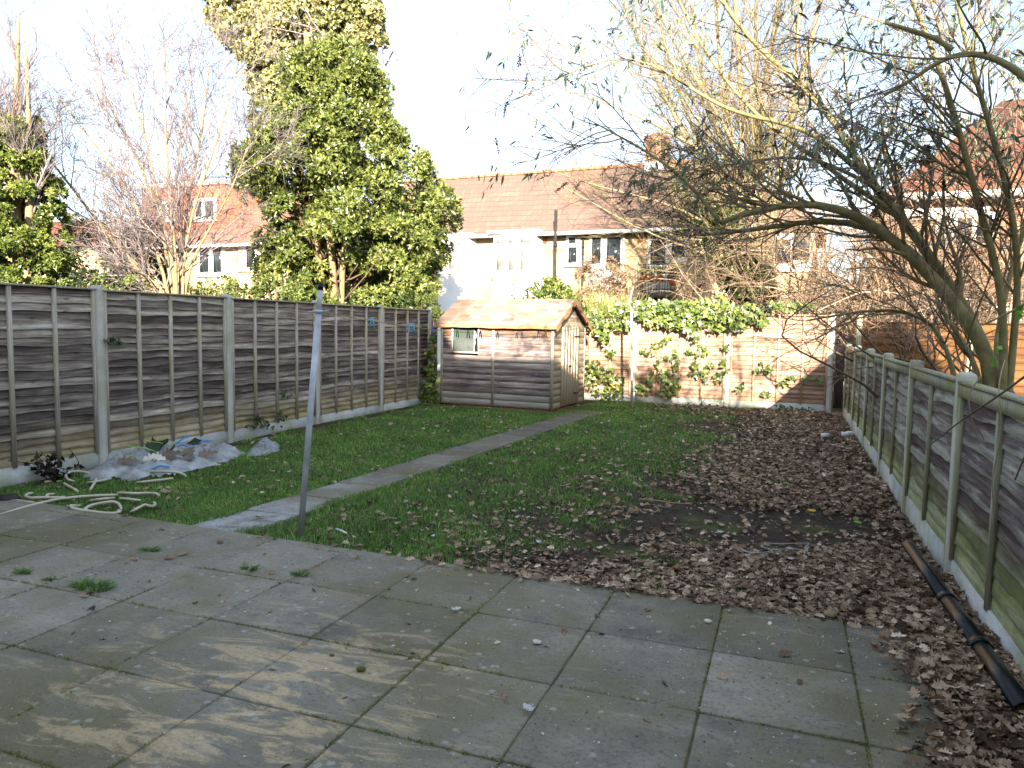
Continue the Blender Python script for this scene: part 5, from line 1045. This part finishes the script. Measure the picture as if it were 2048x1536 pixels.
b.add(V.reshape(-1, 3), [o5+np.array([[0, 1, 3, 2]]), o5+np.array([[2, 3, 4]])], np.repeat(gv_, 5)); tag(b.build('lawn_grass', M['grass'], loc=(0, 0, 0)), kind='stuff')
# oak leaf templates
def oak(seed):
    r = np.random.default_rng(seed); lb = 4; pts = []
    for s_ in (1, -1):
        row = []
        for i in range(lb):
            t_ = (i+.7)/(lb+.4); wv = .40*math.sin(math.pi*min(1, t_*.9+.12))**.8*r.uniform(.75, 1.2); row.append((t_, s_*wv)); row.append((t_+.09, s_*wv*.5))
        pts.append(row)
    up, dn = pts; outl = [(0, 0)]+up+[(1, r.uniform(-.08, .08))]+dn[::-1]; c_ = (.5, 0); curl = r.uniform(-.5, .9); cup = r.uniform(.1, .9)
    f = lambda a, b_: cup*b_*b_*1.6+curl*(a-.5)**2*.6+r.uniform(-.05, .05)
    v = np.array([(a, b_, f(a, b_)) for a, b_ in [c_]+outl]); m = len(outl)
    return v, [np.array([(0, 1+i, 1+(i+1) % m) for i in range(m)])]
OAKS = [oak(i) for i in range(7)]
def leaf_density(x, y):
    n1 = vnoise(x, y, .9, 4, 0); n2 = vnoise(x, y, 3.2, 3, 2)
    d = np.clip((x+1.1+1.2*(n1-.5))/.9, 0, 1)*(.45+1.1*n2)
    d = np.maximum(d, np.clip(1.1-(y-pedge(x))/.85, 0, 1)*np.clip((x+2.5)/1.5, 0, 1)*(.3+1.1*n2))      # drifted against the patio edge
    d = np.maximum(d, np.clip((x-path_l(y)-PWd)/2.2, 0, 1)*.30*np.clip(n2*1.6-.35, 0, 1)); d = np.maximum(d, np.clip((y-13.6)/1.2, 0, 1)*np.clip((x+2.9)/1., 0, 1)*.7)
    q_ = ((x+.05)/.92)**2+((y-6.2-.15*np.sin(x*3))/.78)**2+.9*(n2-.5)+.6*(n1-.5); bare = 1/(1+np.exp((q_-1.0)*7)); d = d*(1-bare*.93)
    return np.clip(np.maximum(d*.82, .035*(n2 > .35)), 0, 1)
n = 150000; x = RNG.uniform(XL+.2, XR-.03, n); y = 4.2*(15.5/4.2)**(RNG.random(n)**1.05)
k = (y > pedge(x)-.05) & ~shed_in(x, y) & (RNG.random(n) < leaf_density(x, y)) & ~(on_path(x, y) & (RNG.random(n) < .9)); x, y = x[k], y[k]
# pile along the right fence over the paving, and strays on the slabs
m = 11000; xr = 1.0-np.abs(RNG.normal(size=m))*.22; yr = RNG.uniform(1.7, 5.2, m); lim = 1.0-(.62-.10*(yr-2)+.30*np.clip((yr-3.5)/.8, 0, 1.))-.2*(vnoise(xr*0, yr, 2.5, 3, 1)-.5); kk = (xr > lim); xr, yr = xr[kk], yr[kk]
m2 = 110; xs = RNG.uniform(-5.5, .9, m2); ys = 4.2-np.abs(RNG.normal(size=m2))*.9; X_ = np.r_[x, xr, xs]; Y_ = np.r_[y, yr, ys]; n = len(X_)
Z_ = np.where(Y_ > pedge(X_), gz(X_, Y_)+.02, .004); pile = np.r_[np.zeros(len(x)), RNG.random(len(xr))*.075, np.zeros(len(xs))]; Z_ = Z_+pile+RNG.random(n)*.016*np.r_[np.ones(len(x)+len(xr)), np.zeros(len(xs))]
az = RNG.uniform(0, 6.283, n); ax_ = np.c_[np.cos(az), np.sin(az), RNG.normal(size=n)*.22]; nor = unit(np.c_[RNG.normal(size=n)*.5, RNG.normal(size=n)*.5, np.ones(n)]); s_ = np.where(RNG.random(n) < .42, RNG.uniform(.014, .034, n), RNG.uniform(.036, .072, n))*np.where(Y_ > 7, 1.08, 1)
ti = RNG.integers(0, 7, n); b = MB(); pv = np.clip(RNG.normal(.46, .25, n)+.35*(vnoise(X_, Y_, 2.5, 3, 4)-.5), 0, 1)
for q in range(7):
    g = ti == q; b.scatter(OAKS[q][0], OAKS[q][1], np.c_[X_, Y_, Z_][g], ax_[g], nor[g], s_[g], s_[g]*RNG.uniform(.75, 1.15, g.sum()), s_[g]*RNG.uniform(.3, 1.2, g.sum()), pv[g])
tag(b.build('fallen_leaves', M['litter'], loc=(0, 0, 0)), kind='stuff')
# grit, petals and crumbs on the slabs
n = 3600; y = RNG.uniform(1.5, 4.2, n); x = np.where(RNG.random(n) < .62, 1.-np.abs(RNG.normal(size=n))*1.3, RNG.uniform(-5.5, 1, n)); k = x > -5.5; x, y = x[k], y[k]; n = len(x); s_ = RNG.uniform(.0016, .0042, n)*RNG.choice([1, 1, 1, 1.7], n)
TET = (np.array([(-1, -.6, 0), (1, -.6, 0), (0, 1, 0), (0, 0, .9)]), [np.array([(0, 1, 3), (1, 2, 3), (2, 0, 3)])])
b = MB(); b.scatter(*TET, np.c_[x, y, np.full(n, .0035)], np.c_[rdir(n)[:, :2], np.zeros(n)], np.tile([0, 0, 1.], (n, 1)), s_, s_*.8, s_*.7); tag(b.build('grit', M['crumb'], loc=(0, 0, 0)), kind='stuff')
# white flecks among the fallen leaves
n = 420; x = RNG.uniform(-3.2, .95, n); y = 4.35*(13/4.35)**RNG.random(n); k = ~on_path(x, y); x, y = x[k], y[k]; n = len(x); s_ = RNG.uniform(.012, .035, n)
b = MB(); b.scatter(*RHOMB, np.c_[x, y, gz(x, y)+.035], np.c_[rdir(n)[:, :2], RNG.normal(size=n)*.2], unit(np.c_[RNG.normal(size=(n, 2))*.3, np.ones(n)]), s_, s_*.6, s_*.5); tag(b.build('pale_leaf_scraps', m_leaf('pale_scrap', [(0, '#8d7a63'), (.7, '#ab9b86'), (1, '#c9c0b1')], .8, .2, .1), loc=(0, 0, 0)), kind='stuff')
# moss and short weeds in the slab joints
P = []
for k in range(-9, 4):
    for _ in range(150):
        yy = RNG.uniform(1.6, 4.2); 
        if vnoise(np.array([k*3.7]), np.array([yy]), 2.3, 2, 2)[0] > .46: P.append((px_(k, 0)+RNG.normal()*.005, yy))
for j in range(0, 5):
    for _ in range(520):
        xx = RNG.uniform(-5.6, .8)
        if vnoise(np.array([xx]), np.array([j*5.1]), 2.1, 2, 3)[0] > .47: P.append((xx, 4.184-SY*j+RNG.normal()*.005))
P = np.array(P); P = np.repeat(P, 5, 0)+RNG.normal(size=(len(P)*5, 2))*.007; n = len(P); s_ = RNG.uniform(.005, .012, n)
b = MB(); b.scatter(*RHOMB, np.c_[P, np.full(n, -.003)], unit(rdir(n)+[0, 0, 1.1]), rdir(n), s_, s_*.5, s_*.3); tag(b.build('joint_moss', m_leaf('moss', [(0, '#54602a'), (.6, '#7f8a3c'), (1, '#a8a85c')], .9, .1, .1), loc=(0, 0, 0)), kind='stuff')
def tuft(px, py, rad, h, nb, lab, long=1.):
    c_ = gnd(px, py, -.005); o = empty('grass_tuft', c_, lab, 'grass tuft', 'tufts in the patio joints'); n = nb; a = RNG.uniform(0, 6.283, n); q = np.sqrt(RNG.random(n))*rad
    p = c_+np.c_[np.cos(a)*q*long, np.sin(a)*q*.45, np.zeros(n)]; D = unit(np.c_[np.cos(a)*.5+RNG.normal(size=n)*.4, np.sin(a)*.5+RNG.normal(size=n)*.4, np.ones(n)]); hh = h*RNG.uniform(.45, 1.1, n)
    hh = hh*.8; P_ = np.stack([p+D*(hh*t_)[:, None]+np.c_[D[:, :2]*(hh*t_*t_*.6)[:, None], -hh*.3*t_*t_] for t_ in (0, .35, .7, 1.)], 1); b = MB(); b.tubes(P_, np.array([[.0022, .002, .0014, .0004]]), 3, RNG.random(n)*.75); b.build('blades', M['grass'], o)
tuft(185, 1178, .115, .10, 240, 'largest grass tuft, in the patio joint at far left'); tuft(46, 1147, .05, .07, 90, 'grass tuft nearest the left edge, in the patio joint'); tuft(98, 1161, .03, .05, 46, 'tiny grass tuft between the two bigger tufts at left')
tuft(300, 1102, .06, .06, 100, 'flat grass tuft in the joint below the path end'); tuft(500, 1140, .05, .075, 80, 'spiky grass tuft in the joint left of the clothes pole foot'); tuft(600, 1152, .04, .06, 70, 'small grass tuft in the joint below the clothes pole foot')
# hose ------------------------------------------------------------------
t = NT('hose'); M['hose'] = t.done(t.ramp(t.noise(5, 5), [(.3, '#b5aa8c'), (.7, '#d8d0b8')]), .55, spec=.35)
ho = empty('garden_hose', gnd(120, 1000, -.02), 'cream garden hose lying in loops on the grass by the patio', 'hose')
hz = .026
segs = [[(-30, 1042, .012), (0, 1030, .012), (60, 1011, .02), (112, 999, hz), (151, 994, hz), (194, 991, hz), (235, 990, 0)], [(-30, 1003, .012), (0, 1003, .012), (36, 1001, .015), (64, 1006, .015), (90, 1008, .0)],
        [(64, 986, .01), (55, 988, hz), (50, 992, hz), (60, 996, hz), (88, 995, hz), (121, 995, hz), (150, 1000, .0)], [(108, 988, 0), (95, 989, hz), (92, 993, hz), (104, 996, hz), (130, 994, hz)],
        [(160, 1012, 0), (139, 1011, hz), (145, 1017, .03), (170, 1021, .02), (206, 1026, .018), (230, 1027, .018), (242, 1023, .02), (236, 1021, 0)], [(168, 1020, .02), (176, 1013, hz), (188, 1009, hz), (209, 1005, hz+.015), (227, 1003, hz+.01), (237, 1007, hz), (241, 1013, .02), (243, 1020, 0)],
        [(262, 1024, 0), (270, 1020, hz), (278, 1015, hz), (291, 1009, hz), (298, 1012, hz), (306, 1013, hz), (311, 1009, hz), (308, 1005, 0)], [(235, 986, 0), (250, 986, hz), (272, 987, hz), (303, 986, hz), (316, 988, hz), (318, 993, .0)],
        [(148, 963, 0), (137, 960, hz), (131, 953, hz), (133, 947, hz+.02), (142, 943, hz+.03), (160, 942, hz+.03), (179, 946, hz+.01), (190, 950, 0)], [(292, 945, 0), (305, 943, .05), (333, 943, .05), (357, 945, .05), (370, 949, hz), (372, 954, 0)],
        [(128, 967, 0), (140, 974, hz), (152, 980, hz), (156, 985, 0)], [(180, 981, 0), (184, 974, hz), (191, 963, hz), (192, 958, 0)], [(174, 966, 0), (185, 964, hz), (205, 961, hz), (222, 957, 0)], [(274, 965, 0), (285, 964, hz), (320, 960, hz), (345, 957, 0)],
        [(180, 1002, 0), (195, 999, hz), (215, 997, hz), (228, 996, 0)], [(240, 997, 0), (255, 998, hz), (270, 1000, hz), (280, 1001, 0)]]
for sg in segs:
    pts = [gnd(x, y, z_-.02) for x, y, z_ in sg]; P_, r_2 = limb(pts, .0118, .0118, 34); b = MB(); b.tubes(P_, r_2, 10); b.build('hose_loop', M['hose'], ho, smooth=True)
# plastic sheet with rubbish ---------------------------------------------
def m_poly(name, tint, al):
    t = NT(name); f = t.noise(7, 6, .65); g = t.noise(23, 4, .6); col = t.ramp(f, [(.3, tint[0]), (.6, tint[1]), (.8, tint[2])]); col = t.mix(t.math('MULTIPLY', t.band(t.noise(4.5, 5), .54, .62), .5), col, '#8a8172')
    return t.done(col, .16, g, .4, .01, .7, alpha=t.math('MULTIPLY_ADD', f, .5, al, True))
M['poly'] = m_poly('polythene', ('#a6a7a5', '#c8c8c4', '#e4e4e1'), .42); M['polybag'] = m_poly('polythene_bag', ('#a9aeb1', '#c6cacc', '#e4e6e7'), .15)
def sheet(outline, hgt, mat, name, lab, cat, seed, res=44):
    """crumpled film: a bumpy grid clipped to an outline given on the ground"""
    O = np.array([gnd(x, y, 0)[:2] for x, y in outline]); lo, hi = O.min(0), O.max(0); nx_ = res; ny_ = int(res*max(.3, (hi-lo)[1]/(hi-lo)[0])); gx, gy = np.meshgrid(np.linspace(lo[0], hi[0], nx_), np.linspace(lo[1], hi[1], ny_))
    inside = np.zeros(gx.shape, bool); j = len(O)-1; dist = np.full(gx.shape, 9.)
    for i in range(len(O)):
        xi, yi = O[i]; xj, yj = O[j]; c1 = ((yi > gy) != (yj > gy)) & (gx < (xj-xi)*(gy-yi)/(yj-yi+1e-9)+xi); inside ^= c1
        e = np.array([xj-xi, yj-yi]); tt_2 = np.clip(((gx-xi)*e[0]+(gy-yi)*e[1])/(e@e+1e-9), 0, 1); dist = np.minimum(dist, np.hypot(gx-xi-tt_2*e[0], gy-yi-tt_2*e[1])); j = i
    ins = np.where(inside, np.clip(dist/.18, 0, 1), 0); rd = np.abs(vnoise(gx, gy, 7, 4, seed)-.5)*2; z_ = -.04+ins**.7*hgt*(.25+.75*vnoise(gx, gy, 3, 2, seed+1))+(1-rd)**3*ins*.085*(hgt/.12)+(1-np.abs(vnoise(gx, gy, 15, 2, seed+2)-.5)*2)**6*.022*ins
    rj = np.random.default_rng(seed); cl_ = (hi[0]-lo[0])/nx_; gx2 = gx+rj.uniform(-.38, .38, gx.shape)*cl_; gy2 = gy+rj.uniform(-.38, .38, gx.shape)*cl_; z_ = z_+rj.uniform(-.5, .5, gx.shape)*.028*ins
    q = np.arange(ny_-1)[:, None]*nx_+np.arange(nx_-1)[None]; F = np.stack([q, q+1, q+nx_+1, q+nx_], -1).reshape(-1, 4); ok = inside.reshape(-1)[F].all(1)
    b = MB(); b.add(np.stack([gx2, gy2, z_], -1).reshape(-1, 3), F[ok]); o = tag(b.build(name, mat), lab, cat)
    return o, lambda X, Y: float(z_[np.clip(np.searchsorted(gy[:, 0], Y), 0, ny_-1), np.clip(np.searchsorted(gx[0], X), 0, nx_-1)])
_, zs = sheet([(160, 950), (192, 958), (228, 953), (262, 958), (300, 950), (352, 946), (415, 932), (470, 915), (498, 902), (470, 893), (420, 888), (350, 893), (280, 900), (226, 902), (200, 925)], .095, M['poly'], 'plastic_sheet', 'crumpled clear grey plastic sheet heaped with rubbish by the left fence', 'plastic sheet', 1)
sheet([(488, 908), (510, 910), (540, 902), (561, 897), (560, 884), (535, 880), (510, 884)], .10, M['polybag'], 'plastic_bag', 'thin clear plastic bag lying at the far end of the heap', 'plastic bag', 4, 40)
SCR = {'blue': m_plain('scrap_blue', '#2f86c9', '#4aa3dd', 20, .4), 'leafd': m_plain('scrap_leaf', '#26331c', '#3a4a28', 20, .6), 'brown': m_plain('scrap_board', '#6e6256', '#857866', 9, .9), 'lime': m_plain('scrap_lime', '#8fb84a', '#a9cc66', 20, .6), 'cream': m_plain('scrap_cream', '#c9c2ae', '#dcd6c6', 20, .8)}
cols = {'blue': 'bright blue strap scrap', 'leafd': 'dark green ivy leaf', 'brown': 'brownish torn board scrap', 'lime': 'lime green stalk', 'cream': 'cream paper scrap'}
def scrap(px, py, kind, lab, sz, long, dz=0.):
    g_ = gnd(px, py, .05); z_ = max(zs(g_[0], g_[1]), .0)+.03+dz; c_ = np.array([g_[0], g_[1], z_]); b = MB(); rk = np.random.default_rng(int(px*7+py)); a = rk.uniform(0, 3.14)
    ax1 = np.array([math.cos(a), math.sin(a), rk.normal()*.25])
    if kind in ('blue', 'lime'):
        P_, r_2 = limb([c_-ax1*long/2, c_+[0, 0, .03], c_+ax1*long/2+[rk.normal()*.03, rk.normal()*.03, 0]], sz, sz*.7, 10); b.tubes(P_, r_2, 6)
    elif kind == 'leafd': b.scatter(*IVY, c_[None]+[0, 0, .03], ax1[None], np.array([[.4, -.7, .5]]), long*1.2, long*1.2, long*.5)
    else: b.scatter(OAKS[1][0], OAKS[1][1], c_[None]+[0, 0, .01], ax1[None], np.array([[.2, -.6, .7]]), long*1.1, long*.9, long*.6)
    tag(b.build({'blue': 'blue_strap', 'leafd': 'loose_leaf', 'brown': 'board_scrap', 'lime': 'green_stalk', 'cream': 'paper_scrap'}[kind], SCR[kind]), lab, 'scrap', 'rubbish on the plastic sheet')
for px, py, kd, lab, sz, lg in [(360, 892, 'blue', 'bright blue strap standing up at the far side of heap', .010, .20), (398, 890, 'blue', 'short bright blue strap at far right of the heap', .009, .16), (366, 899, 'blue', 'blue strap lying under the upright one on the heap', .008, .18), (268, 897, 'blue', 'pale blue scrap near the left top of heap', .006, .12), (318, 936, 'blue', 'blue scrap low in the front middle of heap', .008, .12),
        (305, 890, 'leafd', 'largest dark green leaf on top of the heap', 0, .16), (290, 898, 'leafd', 'dark leaf just left of the largest one on the heap', 0, .12), (325, 905, 'leafd', 'dark leaf hanging down in the middle of heap', 0, .14), (343, 915, 'leafd', 'rounded dark leaf right of centre on the heap', 0, .13), (300, 907, 'leafd', 'dark leaf at the heart of the heap', 0, .12), (388, 893, 'leafd', 'dark leaf beside the blue straps at the back of the heap', 0, .11), (283, 893, 'leafd', 'small dark leaf at left top of the heap', 0, .09),
        (352, 926, 'brown', 'brownish board scrap at the front right of heap', 0, .17), (378, 922, 'brown', 'torn brown scrap near the right front of heap', 0, .18), (395, 916, 'brown', 'brown scrap furthest right on the heap', 0, .15), (318, 918, 'brown', 'dull brown scrap in the middle of heap', 0, .16), (232, 935, 'brown', 'brown scrap at the left end of the heap', 0, .14),
        (290, 910, 'lime', 'lime green stalk slanting over the heap', .005, .30), (335, 903, 'lime', 'long pale green stalk across the top of heap', .004, .36), (262, 925, 'lime', 'pale green stalk at the front left of the heap', .006, .16),
        (285, 928, 'cream', 'cream scrap at the front of the heap', 0, .12), (300, 931, 'cream', 'pale scrap between the front stalk and blue scrap', 0, .11), (352, 888, 'cream', 'white scrap behind the blue straps', 0, .10)]:
    scrap(px, py, kd, lab, sz*1.25, lg*1.35)
# small stones heaped by the hose end
# gutter length by the right fence ----------------------------------------
ga, gb = gnd(1818, 1094, .03), gnd(2052, 1425, .09)
gu = empty('gutter_length', (ga+gb)/2*[1, 1, 0], 'long black plastic gutter lying in the leaves along the right fence', 'gutter')
gd_ = unit((gb-ga)*[1, 1, 0]); gn = np.array([-gd_[1], gd_[0], 0])
M['gutter'] = m_plain('black_upvc', '#101113', '#1c1b1b', 14, .36, .3, bs=.05); M['gutred'] = m_plain('brown_upvc', '#2a211d', '#40322b', 6, .45, .4)
def gsec(a, b_, name, mat, w0=.045, h0=.042):
    m = MB(); an = np.linspace(math.pi*.02, math.pi*.98, 9); pr = [gn*math.cos(q)*w0+np.array([0, 0, math.sin(q)*h0]) for q in an]; pi_ = [gn*math.cos(q)*(w0-.004)+np.array([0, 0, math.sin(q)*(h0-.004)]) for q in an[::-1]]
    m.prism(np.array(pr+pi_), a, b_); return m.build(name, mat, gu)
ends = [ga, ga+(gb-ga)*.47, ga+(gb-ga)*.74, gb]
gsec(ends[0], ends[1], 'channel', M['gutter']); gsec(ends[1]+[0, 0, .002], ends[2], 'channel', M['gutter']); gsec(ends[2], gb, 'channel', M['gutter'])
for e in (ends[1], ends[2]): gsec(e-(gb-ga)*.012, e+(gb-ga)*.012, 'joint_bracket', M['gutter'], .052, .049)
m = MB(); m.prism(np.array([gn*.020+[0, 0, .043], gn*.006+[0, 0, .0465], gn*.006+[0, 0, .048], gn*.020+[0, 0, .0445]]), ga, ga+(gb-ga)*.46); m.build('brown_strip', M['gutred'], gu)  # thin brown strip along the first stretch of the channel
# wire coat hanger
H_ = [(1415, 1090), (1450, 1100), (1540, 1103), (1555, 1100), (1600, 1093), (1618, 1087), (1608, 1094), (1614, 1103), (1600, 1099), (1545, 1098), (1535, 1096), (1550, 1094), (1616, 1087)]
H_ = [(1545, 1100), (1520, 1093), (1535, 1086), (1555, 1088), (1620, 1086), (1608, 1096), (1618, 1103), (1595, 1098), (1548, 1099)]
B = limb([gnd(x_, y_, .012) for x_, y_ in H_], .0035, .0035, 60); b = MB(); b.tubes(*B, 6)
B = limb([gnd(x_, y_, .012) for x_, y_ in [(1548, 1097), (1540, 1104), (1500, 1106), (1480, 1098)]], .0035, .0035, 20); b.tubes(*B, 6)
tag(b.build('wire_hanger', m_plain('bent_wire', '#8e959c', '#b5bcc2', 20, .35, .5, .6)), 'bent pale wire coat hanger lying on the bare soil', 'coat hanger')
# single conspicuous bits
def bit(name, px, py, mat, lab, cat, s_, kind='leaf', z=.0, group=None):
    c_ = gnd(px, py, z); b = MB(); rk = np.random.default_rng(px); a = rk.uniform(0, 6.28)
    if kind == 'leaf': b.scatter(OAKS[px % 7][0], OAKS[px % 7][1], c_[None]+[0, 0, .02], np.array([[math.cos(a), math.sin(a), .05]]), np.array([[.1, -.35, 1.]]), s_, s_*.9, s_*.5)
    elif kind == 'stone':
        th_ = np.linspace(0, math.pi, 7); ph_ = np.arange(10)*2*math.pi/10; v = np.array([(math.sin(t_)*math.cos(p_), math.sin(t_)*math.sin(p_), math.cos(t_)) for t_ in th_ for p_ in ph_]); v = v*(1+.12*rk.normal(size=(70, 1)))*np.array([s_, s_*.75, s_*.55])
        q = [(i*10+j, i*10+(j+1) % 10, (i+1)*10+(j+1) % 10, (i+1)*10+j) for i in range(6) for j in range(10)]; b.add(v+c_+[0, 0, s_*.45], np.array(q))
    elif kind == 'stick':
        P_, r_2 = limb([c_-[math.cos(a)*s_/2, math.sin(a)*s_/2, -.008], c_+[0, 0, .012], c_+[math.cos(a)*s_/2, math.sin(a)*s_/2, .008]], .008, .005, 8); b.tubes(P_, r_2, 6)
    return tag(b.build(name, mat, smooth=(kind == 'stone')), lab, cat, group)
whit2 = m_plain('pale_scrap', '#a9a69f', '#c4c1ba', 30, .8); ston = m_plain('pale_stone', '#bdb8a6', '#d8d3c3', 20, .8); whit = m_plain('white_scrap', '#d5d6d6', '#ececea', 20, .7); mossy = m_plain('moss_clod', '#5c5530', '#6f6840', 30, .95)
bit('fallen_leaf', 1631, 1028, m_plain('yellow_leaf', '#c98d12', '#dba722', 20, .6), 'bright yellow leaf alone on the bare dark soil', 'leaf', .075, z=-.03)
bit('fallen_leaf', 1721, 1051, m_plain('green_leaf', '#6d9a1e', '#8bb52e', 20, .6), 'bright green leaf on the soil near the right fence', 'leaf', .075, z=-.03)
bit('fallen_leaf', 843, 859, m_plain('pale_lime_leaf', '#b7c46a', '#cad783', 20, .6), 'pale lime leaf on the far lawn near the shed', 'leaf', .075, z=-.0)
bit('pebble', 1074, 1288, ston, 'round cream pebble at the middle of the patio', 'pebble', .022, 'stone'); bit('pebble', 1416, 1246, ston, 'oval cream pebble on the slab nearest the leaf drift', 'pebble', .021, 'stone')
bit('moss_clod', 722, 1342, mossy, 'olive moss clod on the sandy slab', 'moss', .022, 'stone'); bit('moss_clod', 664, 1312, mossy, 'smaller moss clod beside the bigger olive one', 'moss', .012, 'stone')
bit('stone', 1660, 1234, m_plain('tan_stone', '#8a7a5a', '#a08f6c', 20, .85), 'tan stone among the leaves on the patio edge', 'stone', .034, 'stone'); bit('stone', 1744, 1243, m_plain('tan_stone2', '#97835c', '#b09b72', 20, .85), 'smaller tan stone right of the other among leaves', 'stone', .026, 'stone')
for px, py, lab, s_ in ((903, 1226, 'white curled leaf scrap on the patio joint, left of the pebble', .09), (1016, 1228, 'small white scrap on the patio joint below the leaf drift', .045), (1066, 1431, 'pale curled leaf on the joint nearest the viewer', .10), (1084, 1474, 'white fleck on the slab nearest the viewer', .035), (790, 1298, 'tiny white scrap on the sandy slab edge', .04), (183, 1051, 'small white curl on the far left slab', .045), (1433, 1069, 'white torn scrap beside the bare soil', .09), (866, 1079, 'white leaf scrap among grass near the patio edge', .09), (1083, 1091, 'pale scrap on the grass edge, left of bare soil', .10), (1552, 1112, 'white scrap among leaves in front of the hanger', .07), (1575, 1122, 'white scrap nearest the viewer in front of the hanger', .07)):
    bit('pale_scrap', px, py, whit2, lab, 'scrap', s_*.62, 'leaf', 0. if py > 1200 or px < 300 else -.02, 'white scraps on the ground')
bit('stick', 682, 1064, whit, 'pale stick standing in grass right of the leaning pole', 'stick', .16, 'stick', -.01); 
for px, py, lab in ((1640, 850, 'white stick on the leaves before the back right corner'), ):
    bit('stick', px, py, whit, lab, 'stick', .22, 'stick', -.01)
for px, py, lab in ((1643, 875, 'white tin on the leaves, leftmost of three'), (1684, 873, 'white tin in the middle of three by the right fence'), (1693, 871, 'white tin nearest the right fence')):
    c_ = gnd(px, py, -.02); b = MB(); b.tubes([c_+[0, 0, .03], c_+[.10, .03, .035]], [.035, .035], 12); tag(b.build('tin', whit), lab, 'tin', 'white tins in the leaves')
P_ = [(1278, 998), (1310, 1000), (1345, 1006), (1385, 1008)]; B = limb([gnd(x_, y_, .01) for x_, y_ in P_], .006, .004, 14); b = MB(); b.tubes(*B, 6); tag(b.build('stick', M['twigtan']), 'long thin tan stick lying where grass meets soil', 'stick')
c_ = gnd(18, 1002, -.02); b = MB(); th_ = np.linspace(0, 6.283, 20)[:-1]; b.tubes([c_, c_+[0, 0, .05]], [.09, .07], 14); tag(b.build('drain_cap', M['black']), 'small black cap beside the hose at the left edge', 'cap')
